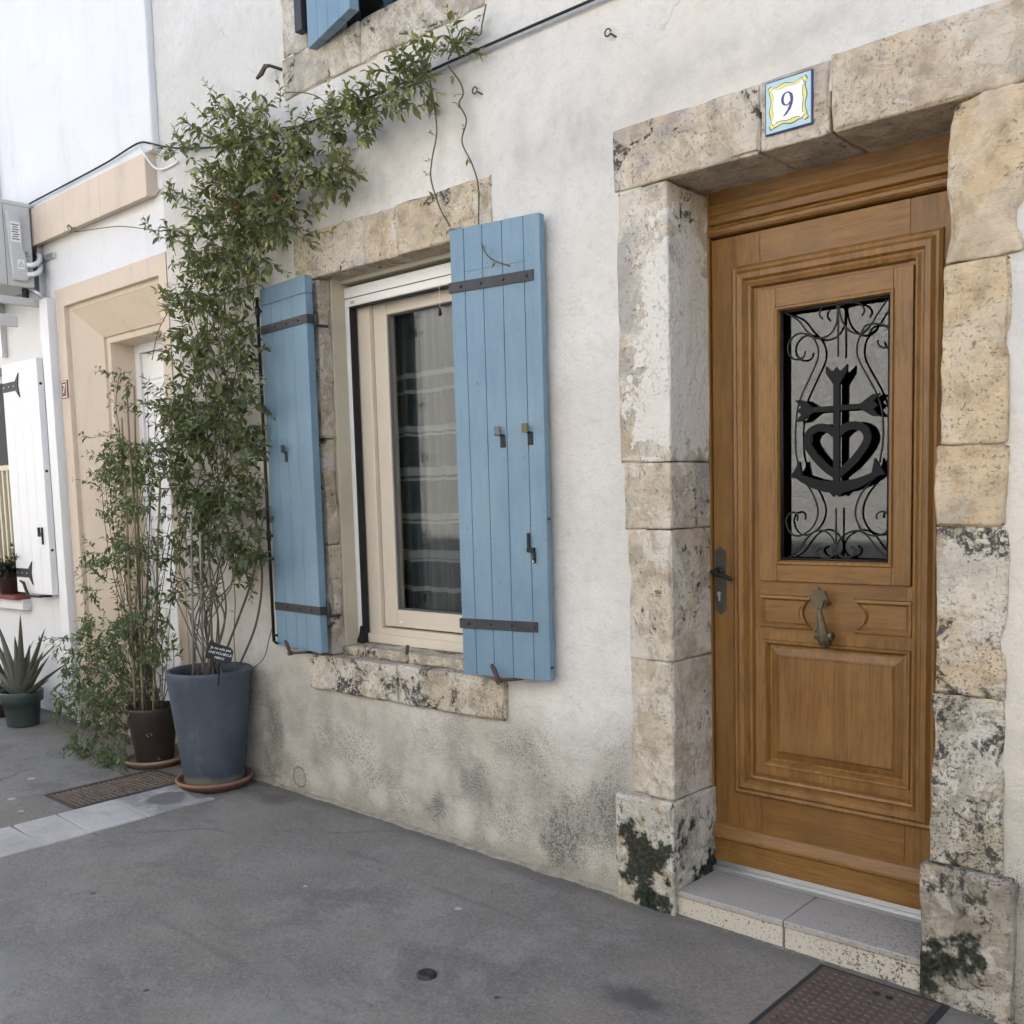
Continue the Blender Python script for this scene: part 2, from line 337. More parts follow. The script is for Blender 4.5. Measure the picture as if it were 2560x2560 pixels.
def m_blue():
    g = G('blue_shutter_paint'); s = g.rnd(); n = g.noise(2.6, 6, .62); gr = g.noise(6, 5, .6, vec=g.scale((14, 14, .8)))
    c = g.mix(g.step(n, .3, .7), (.136, .228, .302), (.194, .292, .368)); c = g.mix(g.mul(s, .30), c, (.165, .27, .37))
    c = g.mix(g.mul(g.step(gr, .48, .68), .30), c, (.115, .205, .29))
    c = g.mix(g.mul(g.step(g.noise(1.5, 6, .68, vec=g.scale((4, 4, .6))), .50, .72), .32), c, (.25, .34, .40))
    c = g.mix(g.mul(g.step(g.noise(2.0, 6, .7, vec=g.scale((6, 6, .5), (3, 0, 0))), .56, .72), .30), c, (.10, .155, .20))
    c = g.mix(g.mul(g.step(g.noise(60, 3, .6), .68, .72), .7), c, (.10, .11, .12))
    ch = g.mul(g.step(g.noise(26, 6, .72, vec=g.scale((1, 1, .5))), .66, .69), .75); c = g.mix(ch, c, (.24, .23, .21))
    return g.out(c, g.ramp(n, (.3, .42), (.7, .62)), g.bump(g.math('SUBTRACT', gr, ch), .35, .002), spec=.42)

def m_ground():
    g = G('worn_asphalt'); big = g.noise(.8, 7, .66); mid = g.noise(4.2, 7, .68); grit = g.noise(75, 4, .7); gr2 = g.noise(260, 3, .7)
    c = g.mix(g.step(big, .32, .66), (.158, .146, .125), (.236, .217, .186))
    c = g.mix(g.mul(g.step(mid, .46, .66), .55), c, (.265, .252, .230))
    c = g.mix(g.mul(g.step(g.noise(1.7, 8, .72, vec=g.scale((1, 1.5, 1), (4, 1, 0)), dist=.6), .50, .64), .60), c, (.112, .108, .102))
    c = g.mix(g.mul(g.step(g.noise(.9, 5, .6, vec=g.scale(off=(11, 2, 0))), .48, .64), .45), c, (.245, .205, .158))
    c = g.mix(g.mul(g.step(g.noise(13, 6, .7), .52, .66), .35), c, (.13, .126, .12))
    c = g.mix(g.mul(g.step(grit, .53, .64), .34), c, (.32, .31, .29)); c = g.mix(g.mul(g.step(grit, .46, .36), .42), c, (.075, .073, .07))
    c = g.mix(g.mul(g.step(gr2, .57, .66), .38), c, (.38, .37, .35)); c = g.mix(g.mul(g.step(gr2, .43, .35), .4), c, (.06, .06, .058))
    # dust and damp gathered along the foot of the wall
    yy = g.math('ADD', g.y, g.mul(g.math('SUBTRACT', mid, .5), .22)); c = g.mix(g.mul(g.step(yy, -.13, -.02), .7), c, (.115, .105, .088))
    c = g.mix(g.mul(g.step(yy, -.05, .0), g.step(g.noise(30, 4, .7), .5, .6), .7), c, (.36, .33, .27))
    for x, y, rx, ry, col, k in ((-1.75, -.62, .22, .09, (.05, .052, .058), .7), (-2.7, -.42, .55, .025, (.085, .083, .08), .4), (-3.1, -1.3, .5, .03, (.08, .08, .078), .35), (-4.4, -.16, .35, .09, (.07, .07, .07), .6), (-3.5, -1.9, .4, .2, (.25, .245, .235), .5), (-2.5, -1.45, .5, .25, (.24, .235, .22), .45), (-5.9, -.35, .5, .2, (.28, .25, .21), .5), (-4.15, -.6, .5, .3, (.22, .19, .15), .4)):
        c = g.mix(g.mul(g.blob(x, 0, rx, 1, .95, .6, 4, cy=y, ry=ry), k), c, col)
    for x, y, r in ((-2.671, -.501, .016), (-3.3, -.75, .010), (-5.45, -1.05, .024), (-5.2, -1.1, .016), (-5.75, -.82, .024)):
        c = g.mix(g.mul(g.blob(x, 0, r, 1, .3, .3, 30, cy=y, ry=r), .8), c, (.46, .46, .45))
    for x, y, r in ((-2.1, -.9, .012), (-3.9, -1.35, .014), (-3.0, -1.6, .012)):
        c = g.mix(g.mul(g.blob(x, 0, r, 1, .3, .3, 30, cy=y, ry=r), .8), c, (.03, .03, .03))
    ck = g.voro(.42, 'DISTANCE_TO_EDGE', vec=g.mix(.22, g.scale((1, 1, .1), (2.4, 1.1, 0)), g.noise(3, 6, col=True)))
    c = g.mix(g.mul(g.step(ck, .005, .0008), g.step(g.noise(.8, 3), .46, .58), .55), c, (.055, .054, .052))
    h = g.math('ADD', g.math('ADD', grit, g.math('MULTIPLY', gr2, .5)), g.math('MULTIPLY', mid, .8))
    return g.out(c, g.ramp(mid, (.3, .66), (.7, .88)), g.bump(h, .6, .006), spec=.35)

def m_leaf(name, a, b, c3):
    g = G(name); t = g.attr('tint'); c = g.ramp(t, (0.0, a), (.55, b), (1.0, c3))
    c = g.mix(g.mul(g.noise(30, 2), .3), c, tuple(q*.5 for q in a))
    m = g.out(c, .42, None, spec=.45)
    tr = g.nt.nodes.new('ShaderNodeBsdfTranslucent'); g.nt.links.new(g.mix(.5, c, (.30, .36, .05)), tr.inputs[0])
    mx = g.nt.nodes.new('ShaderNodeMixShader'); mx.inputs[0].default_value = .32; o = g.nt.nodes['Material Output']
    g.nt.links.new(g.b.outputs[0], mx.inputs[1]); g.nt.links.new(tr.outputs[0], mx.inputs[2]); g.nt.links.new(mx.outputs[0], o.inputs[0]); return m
def m_glass(name, tint=(1, 1, 1), refl=1.0):
    """thin clear pane: sees through, mirrors the lane by Fresnel"""
    g = G(name); nt = g.nt; lw = nt.nodes.new('ShaderNodeLayerWeight'); lw.inputs[0].default_value = .5
    gl = nt.nodes.new('ShaderNodeBsdfGlossy'); gl.inputs['Roughness'].default_value = .01
    tr = nt.nodes.new('ShaderNodeBsdfTransparent'); tr.inputs[0].default_value = (*tint, 1)
    f = g.math('MULTIPLY', g.math('ADD', g.math('MULTIPLY', g.math('POWER', lw.outputs['Facing'], 5.0), .957), .043), refl, True); mx = nt.nodes.new('ShaderNodeMixShader')
    nt.links.new(f, mx.inputs[0]); nt.links.new(tr.outputs[0], mx.inputs[1]); nt.links.new(gl.outputs[0], mx.inputs[2]); nt.links.new(mx.outputs[0], nt.nodes['Material Output'].inputs[0]); return g.m

STUCCO = m_stucco()
TAN, TAN_D = (.50, .41, .285), (.39, .315, .215)
ST_LINTEL = m_stone('limestone_lintel', (.60, .515, .40), (.47, .385, .285), .05, .60, white=.40, pits=.28)
ST_LEFT = m_stone('limestone_left_jamb', (.60, .535, .435), (.49, .415, .315), .10, .75, white=.60, patch=((-2.045, 2.22, .085, .32), (-2.03, 1.95, .16, .22)), pits=.35)
ST_LPLINTH = m_stone('limestone_mossy_plinth', (.55, .51, .42), (.40, .36, .28), .30, .35, white=.75, moss=((-2.115, .19, .15, .24), (-2.05, .08, .10, .14)))
ST_RIGHT = m_stone('limestone_right_jamb', (.62, .50, .335), (.53, .41, .265), .06, .22, white=.25, pits=.38)
ST_RLOW = m_stone('limestone_lichen_jamb', (.53, .48, .375), (.40, .355, .27), 1.05, .35, white=.6)
ST_RMID = m_stone('limestone_spotted_jamb', (.60, .50, .36), (.47, .385, .27), .75, .40, white=.6)
ST_RPLINTH = m_stone('limestone_dark_plinth', (.42, .37, .295), (.29, .255, .205), .65, .6, white=.4, moss=((-1.045, .20, .13, .20),))
ST_WIN = m_stone('limestone_window', (.60, .515, .385), (.48, .395, .28), .34, .45, white=.55)
ST_SILL = m_stone('limestone_sooty_sill', (.60, .535, .43), (.46, .39, .295), .85, .35, white=.55)
ST_UP = m_stone('limestone_upper_window', (.54, .495, .41), (.44, .39, .31), .22, .6, white=.5)
WOOD_V, WOOD_H = m_wood('oak_upright_grain', 'z'), m_wood('oak_level_grain', 'x')
BLUE = m_blue()
IRON = plain('black_wrought_iron', (.018, .019, .022), .5, .2, 30, .3, .2)
IRON_G = plain('grey_strap_iron', (.055, .056, .062), .55, .25, 25, .4, .25)
RUST = plain('rusty_iron', (.085, .06, .048), .8, .3, 30, .2, .4)
WHITE = plain('white_lacquer', (.80, .80, .79), .35, .02, 6, 0, .03)
BEIGE = plain('beige_window_frame', (.67, .60, .49), .5, .04, 5, 0, .05)
def m_streaked(name, col, dirt, k):
    g = G(name); n = g.noise(2.2, 6, .62); c = g.mix(n, tuple(q*.92 for q in col), tuple(min(.85, q*1.06) for q in col))
    c = g.mix(g.mul(g.step(g.noise(1.8, 7, .7, vec=g.scale((3, 3, .5))), .52, .72), k), c, dirt)
    c = g.mix(g.mul(g.step(g.noise(9, 6, .7), .56, .72), k*.6), c, dirt); zz = g.math('ADD', g.z, g.math('MULTIPLY', g.noise(4, 5), .3))
    c = g.mix(g.mul(g.step(zz, .55, .25), k), c, dirt)
    return g.out(c, .88, g.bump(g.math('ADD', g.noise(40, 5), g.math('MULTIPLY', n, 1.5)), .4, .006), spec=.2)
NWHITE = m_streaked('neighbour_white_render', (.74, .74, .735), (.54, .54, .53), .35)
NBEIGE = m_streaked('neighbour_beige_stone', (.66, .555, .44), (.47, .39, .30), .45)
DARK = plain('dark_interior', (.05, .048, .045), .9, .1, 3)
ROOMW = plain('room_plaster', (.35, .34, .32), .9, .05, 3)
GLASS = m_glass('window_glass', (.90, .915, .91), .85)
DGLASS = m_glass('door_glass', (.72, .75, .76), 1.9)
TERRA = plain('terracotta', (.24, .125, .085), .8, .2, 9, 0, .3)
TERRA2 = plain('dusty_terracotta', (.33, .22, .155), .85, .2, 9, 0, .3)
SOIL = plain('potting_soil', (.03, .022, .016), .95, .4, 40, 0, .9)
CANE = plain('bamboo_cane_skin', (.25, .19, .12), .55, .25, 12, 0, .2)
STEM = plain('woody_stem', (.115, .095, .075), .8, .3, 30, 0, .4)
TWIG = plain('young_twig', (.12, .10, .05), .7, .3, 30, 0, .2)
LEAF_V = m_leaf('vine_leaf', (.046, .066, .036), (.165, .185, .078), (.48, .45, .19))
LEAF_S = m_leaf('shrub_leaf', (.045, .078, .036), (.120, .165, .068), (.28, .31, .13))
LEAF_A = m_leaf('aloe_leaf', (.12, .13, .10), (.165, .165, .13), (.22, .19, .14))
LEAF_D = m_leaf('sill_plant_leaf', (.012, .02, .014), (.025, .035, .022), (.06, .07, .03))
METAL_W = plain('aircon_grey_enamel', (.55, .55, .53), .45, .03, 5, 0, .05)
METAL_D = plain('aircon_dark_seam', (.10, .10, .105), .6, .1, 8)
ALU = plain('brushed_aluminium', (.55, .56, .57), .35, .05, 30, .8, .1)
WHITE_P = plain('white_plastic', (.78, .78, .77), .45, .03, 8, 0, .05)
BRASS = plain('dull_bronze', (.13, .11, .072), .5, .3, 35, .6, .3)
BLACK_R = plain('black_rubber', (.012, .012, .013), .6, .2, 20)
CREAM = plain('cream_rail_paint', (.68, .60, .42), .5, .05, 8, 0, .05)
REDT = plain('red_clay_sill', (.22, .06, .04), .7, .15, 10, 0, .2)

# ------------------------------------------------------------------ ground (setting)
def ground():
    m = MB(); xs = [-70, -30, -16]+[-12+i*.4 for i in range(45)]+[8, 20, 50]; ys = [-40, -20, -9]+[-6+i*.3 for i in range(22)]+[.9, 4, 12, 40]
    for y in ys:
        for x in xs:
            z = gz(max(-9, min(2, x))); z += .006*noise.noise(Vector((x*.9, y*.9, 0))) if -9 < x < 5 and -6 < y < .5 else 0
            m.v.append((x, y, z-.03 if y > .5 else z))
    n = len(xs)
    for j in range(len(ys)-1):
        for i in range(n-1): m.f.append((j*n+i, j*n+i+1, (j+1)*n+i+1, (j+1)*n+i))
    o = m.build('ground', m_ground(), smooth=True); o['kind'] = 'structure'; o['label'] = 'worn grey asphalt of the lane in front of the houses'
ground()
def m_slab():
    g = G('pale_limestone_slab'); n = g.noise(2.6, 6, .65); c = g.mix(g.step(n, .35, .65), (.38, .36, .335), (.50, .475, .44))
    c = g.mix(g.mul(g.step(g.noise(9, 6, .7), .55, .7), .4), c, (.22, .21, .20))
    c = g.mix(g.mul(g.step(g.noise(45, 4, .7), .58, .66), .35), c, (.2, .195, .19))
    for x, y, rx, ry in ((-4.80, -.53, .12, .13), (-4.72, -.38, .1, .06)): c = g.mix(g.mul(g.blob(x, 0, rx, 1, .3, .25, 6, cy=y, ry=ry), .85), c, (.105, .095, .085))
    c = g.mix(g.mul(g.step(g.y, -.74, -.68), g.step(g.noise(6, 6, .7), .38, .55), .6), c, (.16, .155, .15))
    return g.out(c, .8, g.bump(g.noise(60, 4), .3, .004), spec=.3)
SLAB = m_slab()
strip = empty('paving_strip', (-4.78, -1.5, .06)); strip['kind'] = 'structure'; strip['label'] = 'row of pale stone slabs set flush across the asphalt'
_ys = [-.36, -.735, -1.02, -1.235, -1.65, -2.05, -2.5, -2.9, -3.4, -3.9]
for i in range(len(_ys)-1):
    x0, x1 = -4.99+random.uniform(-.006, .006), -4.59+random.uniform(-.008, .008); m = MB()
    y1, y0 = _ys[i]-.002-.003*random.random(), _ys[i+1]+.002+.002*random.random(); k = random.uniform(-.015, .015)
    pts = [(x0, y0+k), (x1, y0-k), (x1, y1-k*.6), (x0, y1+k*.6)]
    m.add([(x, y, gz(x)-.03) for x, y in pts]+[(x, y, gz(x)+.007+.002*random.random()) for x, y in pts], [(0, 1, 2, 3), (7, 6, 5, 4), (0, 4, 5, 1), (1, 5, 6, 2), (2, 6, 7, 3), (3, 7, 4, 0)])
    m.build('slab', SLAB, strip, bevel=.004)

# ------------------------------------------------------------------ main house
house = thing('stone_house', 'white rendered old house with limestone surrounds, blue shutters and brown oak door', 'house', (-2.5, 4, 0))
def facade():
    """front render as a fine sheet with its openings left free and slightly uneven"""
    m = MB(); d = .04; X0, X1, Z0, Z1 = -5.40, 3.0, -.06, 6.3
    holes = [(-2.12, -.95, -1, 2.82), (-4.12, -2.90, .70, 2.80), (-4.12, -2.90, 3.62, 5.4)]
    nx, nz = round((X1-X0)/d), round((Z1-Z0)/d); idx = {}
    def vert(i, k):
        if (i, k) not in idx:
            x, z = X0+(X1-X0)*i/nx, Z0+(Z1-Z0)*k/nz
            y = .005*noise.noise(Vector((x*1.1, 3, z*1.1)))+.0025*noise.noise(Vector((x*5, 9, z*5)))
            if z < .5: y -= .006*(.5-z)
            idx[i, k] = len(m.v); m.v.append((x, y, z))
        return idx[i, k]
    for i in range(nx):
        for k in range(nz):
            x, z = X0+(X1-X0)*(i+.5)/nx, Z0+(Z1-Z0)*(k+.5)/nz
            if any(a < x < b and c < z < e for a, b, c, e in holes): continue
            m.f.append((vert(i, k), vert(i+1, k), vert(i+1, k+1), vert(i, k+1)))
    o = m.build('wall', STUCCO, house, smooth=True)
    # thickness behind the sheet
    s = MB()
    for x0, x1, z0, z1 in ((-5.395, -4.12, -.06, 6.3), (-4.12, -2.9, -.06, .70), (-4.12, -2.9, 2.80, 3.62), (-4.12, -2.9, 5.4, 6.3), (-2.9, -2.12, -.06, 6.3), (-2.12, -.95, 2.82, 6.3), (-.95, 3.0, -.06, 6.3)):
        s.box(x0, x1, .03, .36, z0, z1)
    s.build('wall_core', ROOMW, house)
facade()
def skirt():  # added fillet: roughens the clean wall foot and gives it contact shadow
    m = MB(); n = 330
    for i in range(n+1):
        x = -5.40+(3.14)*i/n; g0 = gz(x); q = Vector((x*7, 1, 2)); a = .012+.020*max(0, noise.noise(q)+.25)+.006*noise.noise(q*5); b = .010+.022*max(0, noise.noise(q+Vector((5, 5, 5)))+.3)+.006*noise.noise(q*4)
        m.v += [(x, .012, g0+max(.004, b)), (x, -.006-max(.003, a)*.35, g0+max(.004, b)*.75), (x, -.006-max(.004, a), g0+.004), (x, -.008-max(.004, a), g0-.02)]
    for i in range(n):
        for k in range(3): m.f.append((i*4+k, i*4+k+1, (i+1)*4+k+1, (i+1)*4+k))
    m.build('added_mortar_skirt', plain('dirty_mortar', (.26, .24, .20), .95, .35, 25, 0, .7), house, smooth=True)
skirt()
MB().box(-5.39, 3.0, .36, .365, 3.05, 3.1).box(-5.39, 9, 7.8, 8, -.1, 6.3).box(3.0, 9, .03, .36, -.06, 6.3).box(8.8, 9, .36, 7.8, -.1, 6.3).box(-5.39, -5.2, .37, 7.8, -.1, 6.3).build('unseen_walls', ROOMW, house)  # unseen back and end walls, put in to block the sun
MB().prism([(-.28, 6.32), (4.0, 7.55), (8.3, 6.32), (8.3, 6.5), (4.0, 7.75), (-.28, 6.5)], lambda a, b, c: W(b, a, c), -5.39, 9.0).build('unseen_roof', TERRA, house)  # out of view; added to keep direct sun off the lane
# rooms behind the openings
MB().box(-4.6, -2.3, 3.2, 3.25, .0, 3.0).box(-4.65, -4.6, .37, 3.2, 0, 3.0).box(-2.35, -2.3, .37, 3.2, 0, 3.0).box(-4.6, -2.35, .37, 3.2, -.02, .02).box(-4.6, -2.35, .37, 3.2, 2.98, 3.02).build('room', ROOMW, house)
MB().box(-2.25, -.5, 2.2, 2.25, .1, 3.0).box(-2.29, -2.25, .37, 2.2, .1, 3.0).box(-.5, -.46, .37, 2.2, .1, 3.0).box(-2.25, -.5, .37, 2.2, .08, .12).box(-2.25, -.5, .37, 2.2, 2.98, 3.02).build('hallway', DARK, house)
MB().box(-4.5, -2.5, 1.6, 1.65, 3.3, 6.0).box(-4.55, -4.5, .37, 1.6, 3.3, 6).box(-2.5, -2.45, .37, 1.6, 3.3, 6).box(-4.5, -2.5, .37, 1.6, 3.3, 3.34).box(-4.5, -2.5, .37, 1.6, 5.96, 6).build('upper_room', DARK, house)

# door surround
ds = empty('door_surround', (-1.54, 0, 0), house); ds['label'] = 'weathered limestone lintel and jambs around the oak door'
def jamb(x0, x1, z0, z1, mat, seed, yf=-.008, yb=.30, amp=.003, chip=.007, g=.0012):
    rough_block('stone', x0, x1, yf, yb, z0+g, z1-g, mat, ds, seed, amp=amp, chip=chip)
jamb(-2.262, -1.998, -.08, .442, ST_LPLINTH, 1, -.035, amp=.006, chip=.011)
jamb(-2.198, -2.007, .442, .968, ST_LEFT, 2); jamb(-2.20, -2.008, .968, 1.456, ST_LEFT, 3); jamb(-2.213, -2.008, 1.456, 1.702, ST_LEFT, 4); jamb(-2.228, -2.007, 1.702, 2.687, ST_LEFT, 5)
jamb(-1.098, -.827, -.09, .432, ST_RPLINTH, 6, -.04, amp=.007, chip=.014)
jamb(-1.077, -.868, .432, .963, ST_RLOW, 7, -.012, amp=.006, chip=.014); jamb(-1.070, -.868, .963, 1.467, ST_RMID, 8, -.012, amp=.006, chip=.011)
jamb(-1.073, -.873, 1.467, 1.707, ST_RIGHT, 9, -.014, amp=.008, chip=.013); jamb(-1.060, -.873, 1.707, 2.234, ST_RIGHT, 10, -.014, amp=.008, chip=.013); jamb(-1.052, -.845, 2.234, 2.687, ST_RIGHT, 11, -.016, amp=.010, chip=.019)
jamb(-2.238, -1.648, 2.689, 2.910, ST_LINTEL, 12, -.009); jamb(-1.645, -1.410, 2.689, 2.914, ST_LINTEL, 13, -.008); jamb(-1.403, -.25, 2.689, 2.925, ST_LINTEL, 14, -.010, amp=.0035, chip=.008)
MB().box(-2.2, -.88, .30, .36, 2.68, 2.83).box(-2.13, -2.007, .30, .36, .05, 2.7).box(-1.05, -.94, .30, .36, .05, 2.7).box(-2.12, -.95, .01, .36, 2.908, 2.95).build('mortar_bed', ROOMW, ds)
# door step
def m_step(nm, col, col2, spot):
    g = G(nm); n = g.noise(6, 6, .65); c = g.mix(n, col, col2); v = g.step(g.noise(120, 3, .6, vec=g.scale((1, 1, 1))), .60, .655)
    c = g.mix(g.mul(v, spot), c, (.07, .06, .05))
    rr = g.mul(g.step(g.x, -1.62, -1.2), g.step(g.noise(85, 3, .65), .545, .60)); c = g.mix(g.mul(rr, spot), c, (.09, .08, .065))
    return g.out(c, .8, g.bump(g.math('MULTIPLY', v, -1), .4, .003), spec=.3)
STEP_T = m_step('step_tread_stone', (.34, .32, .29), (.43, .405, .365), .5); STEP_R = m_step('step_riser_travertine', (.50, .455, .37), (.60, .555, .47), .9)
stp = empty('door_step', (-1.55, 0, 0), house); stp['label'] = 'low two-slab stone step under the oak door'
for x0, x1 in ((-1.996, -1.572), (-1.568, -1.09)):
    MB().box(x0, x1, -.012, .33, .086, .108).build('tread', STEP_T, stp, bevel=.003)
for x0, x1 in ((-1.998, -1.575), (-1.565, -1.102)):
    MB().box(x0, x1, -.006, .02, -.05, .083).build('riser', STEP_R, stp, bevel=.002)
MB().box(-1.99, -1.105, .004, .33, -.05, .085).build('bed', plain('grey_grout', (.25, .24, .22), .9), stp)

# ------------------------------------------------------------------ oak door (a part of the house)
door = empty('front_door', (-1.53, .29, .11), house); door['label'] = 'varnished brown oak door with glazed iron grille and bronze knocker'
YD = .275                                      # front of the leaf
def dpart(name, m, mat, bevel=.003): return m.build(name, mat, door, bevel=bevel)
dpart('door_frame', MB().box(-2.03, -2.002, .262, .33, .11, 2.70), WOOD_V); dpart('door_frame', MB().box(-1.064, -1.03, .262, .33, .11, 2.70), WOOD_V)
# transom mouldings
t = MB().box(-2.002, -1.064, .272, .33, 2.645, 2.70); dpart('transom_board', t, WOOD_H)
prof = [(.270, 2.57), (.262, 2.575), (.262, 2.60), (.270, 2.61), (.272, 2.622), (.264, 2.632), (.264, 2.643), (.33, 2.644), (.33, 2.57)]
dpart('transom_moulding', MB().prism(prof, lambda a, b, c: W(b, a, c), -2.002, -1.064), WOOD_H, .001)
prof = [(.275, 2.526), (.258, 2.53), (.252, 2.538), (.252, 2.55), (.262, 2.558), (.266, 2.567), (.33, 2.567), (.33, 2.526)]
dpart('transom_moulding', MB().prism(prof, lambda a, b, c: W(b, a, c), -2.002, -1.064), WOOD_H, .001)
# leaf: stiles and rails
for x0, x1 in ((-1.999, -1.80), (-1.262, -1.067)): dpart('stile', MB().box(x0, x1, YD, .32, .15, 2.52), WOOD_V)
for z0, z1 in ((2.30, 2.52), (.15, .53)): dpart('rail', MB().box(-1.80, -1.262, YD, .32, z0, z1), WOOD_H)
dpart('lock_rail', MB().box(-1.803, -1.259, YD-.006, .319, 1.035, 1.262), WOOD_H)
# bolection moulding round the panels
BO = (-1.912, -1.152, .432, 2.408)
dpart('bolection_moulding', MB().ring(BO, [(0, YD+.002), (.002, YD-.010), (.012, YD-.018), (.022, YD-.016), (.034, YD-.028), (.052, YD-.026), (.060, YD-.014), (.068, YD-.016), (.076, YD-.022), (.084, YD-.018), (.090, YD-.002), (.090, YD+.01)]), WOOD_V, 0)
dpart('inner_stile', MB().box(-1.823, -1.79, YD-.004, .31, .52, 2.32), WOOD_V, .002); dpart('inner_stile', MB().box(-1.27, -1.241, YD-.004, .31, .52, 2.32), WOOD_V, .002)
# glazed upper frame: stands proud of the leaf
Y2 = YD-.020
GF = (-1.800, -1.243, 1.258, 2.306); GL = (-1.716, -1.320, 1.336, 2.222)
for x0, x1 in ((GF[0], GL[0]-.012), (GL[1]+.012, GF[1])): dpart('glazing_stile', MB().box(x0, x1, Y2, .32, GF[2], GF[3]), WOOD_V)
for z0, z1 in ((GF[2], GL[2]-.012), (GL[3]+.012, GF[3])): dpart('glazing_rail', MB().box(GL[0]-.012, GL[1]+.012, Y2, .32, z0, z1), WOOD_H)
dpart('glazing_bead', MB().ring((GL[0]-.013, GL[1]+.013, GL[2]-.013, GL[3]+.013), [(-.004, Y2-.001), (0, Y2-.006), (.008, Y2-.006), (.013, Y2+.004), (.014, Y2+.03)]), WOOD_V, 0)
dpart('window_pane', MB().box(GL[0]-.005, GL[1]+.005, .300, .301, GL[2]-.005, GL[3]+.005), DGLASS, 0)
# small shaped panels either side of the knocker
for sgn, x_out, x_in in ((1, -1.800, -1.592), (-1, -1.237, -1.441)):
    z0, z1 = 1.086, 1.208; zc = (z0+z1)/2; h = (z1-z0)/2
    def outline(ins):
        p = [(x_out+sgn*ins, z0+ins), (x_out+sgn*ins, z1-ins)]
        for k in range(9):
            a = -1+2*k/8; p.append((x_in-sgn*(.034*(1-a*a))-sgn*ins, zc-a*(h-ins)))
        return p
    mm = MB(); profs = [(0, YD-.006), (.003, YD-.018), (.012, YD-.020), (.020, YD-.010), (.022, YD-.012)]; n = 11
    for i, y in profs: mm.v += [(a, y, c) for a, c in outline(i)]
    for j in range(len(profs)-1): mm.f += [(j*n+k, j*n+(k+1) % n, (j+1)*n+(k+1) % n, (j+1)*n+k) for k in range(n)]
    mm.f.append(tuple((len(profs)-1)*n+k for k in range(n)))
    dpart('shaped_panel', mm, WOOD_H, 0)
# lower raised panel
LP = (-1.790, -1.243, .560, 1.040)
dpart('panel_moulding', MB().ring(LP, [(-.031, YD-.0065), (0, YD-.0065), (.003, YD-.013), (.012, YD-.012), (.018, YD-.002), (.022, YD+.008), (.030, YD+.008)]), WOOD_V, 0)
dpart('raised_panel', MB().ring(LP, [(.028, YD+.009), (.055, YD-.002), (.062, YD-.008), (.064, YD-.008)]).box(LP[0]+.063, LP[1]-.063, YD-.008, .30, LP[2]+.063, LP[3]-.063), WOOD_V, 0)
# weather board at the foot
prof = [(YD, .300), (YD-.012, .292), (YD-.026, .268), (YD-.030, .256), (YD-.030, .246), (YD-.018, .240), (YD-.012, .236), (YD-.012, .150), (.31, .150), (.31, .300)]
dpart('weather_board', MB().prism(prof, lambda a, b, c: W(b, a, c), -2.000, -1.066), WOOD_H, .001)
MB().box(-2.004, -1.062, .245, .33, .108, .128).box(-2.004, -1.062, .272, .33, .128, .146).build('threshold', ALU, door, bevel=.002)
# handle plate, lever, cylinder
hp = MB(); px0, px1, pz0, pz1 = -1.992, -1.946, 1.118, 1.382; pc = (px0+px1)/2
poly = [(px0, pz0+.02), (px0, pz1-.02), (px0+.008, pz1-.012), (pc-.008, pz1-.008), (pc, pz1), (pc+.008, pz1-.008), (px1-.008, pz1-.012), (px1, pz1-.02), (px1, pz0+.02), (px1-.008, pz0+.012), (pc+.008, pz0+.008), (pc, pz0), (pc-.008, pz0+.008), (px0+.008, pz0+.012)]
dpart('handle_plate', hp.prism(poly, W, YD-.004, YD+.002), plain('dark_pewter', (.10, .10, .09), .45, .2, 40, .7, .2), .001)
lv = MB().tube([(-1.972, YD-.004, 1.283), (-1.972, YD-.045, 1.283)], .011, 10).tube([(-1.985, YD-.047, 1.288), (-1.972, YD-.05, 1.283), (-1.945, YD-.052, 1.276), (-1.92, YD-.052, 1.269), (-1.905, YD-.052, 1.265), (-1.892, YD-.052, 1.261)], [.007, .010, .006, .008, .009, .005], 8).tube([(-1.972, YD-.004, 1.283), (-1.972, YD-.014, 1.283)], .019, 12)
lv.build('lever', IRON, door, smooth=True)
MB().tube([(-1.972, YD-.006, 1.200), (-1.972, YD-.012, 1.200)], .0085, 12).box(-1.976, -1.968, YD-.010, YD-.003, 1.172, 1.195).build('lock_cylinder', ALU, door, smooth=False)
# bronze knocker: fish with a fan tail hanging from a pivot
kn = MB(); kx = -1.536
fan = [(-.016, 1.222)]; fan = [(-.012, 1.172), (-.020, 1.200), (-.032, 1.205), (-.026, 1.214), (-.022, 1.226), (-.010, 1.226), (0, 1.238), (.010, 1.226), (.022, 1.226), (.026, 1.214), (.032, 1.205), (.020, 1.200), (.012, 1.172)]
kn.prism([(kx-.012+a*1.15, 1.172+(c-1.172)*1.15) for a, c in fan], W, YD-.066, YD-.054)
kn.tube([(kx-.012, YD-.052, 1.185), (kx-.010, YD-.056, 1.165), (kx-.006, YD-.058, 1.14), (kx-.002, YD-.056, 1.11), (kx, YD-.052, 1.085), (kx+.002, YD-.044, 1.065), (kx+.002, YD-.036, 1.045), (kx+.002, YD-.028, 1.034)], [.007, .009, .012, .016, .021, .024, .021, .010], 10)
kn.tube([(kx-.03, YD-.045, 1.075), (kx+.034, YD-.045, 1.075)], [.015, .015], 8); kn.tube([(kx+.004, YD-.055, 1.186), (kx+.004, YD, 1.186)], .008, 8); kn.tube([(kx+.002, YD-.022, 1.05), (kx+.002, YD, 1.05)], .013, 8)
kn.build('knocker', BRASS, door)
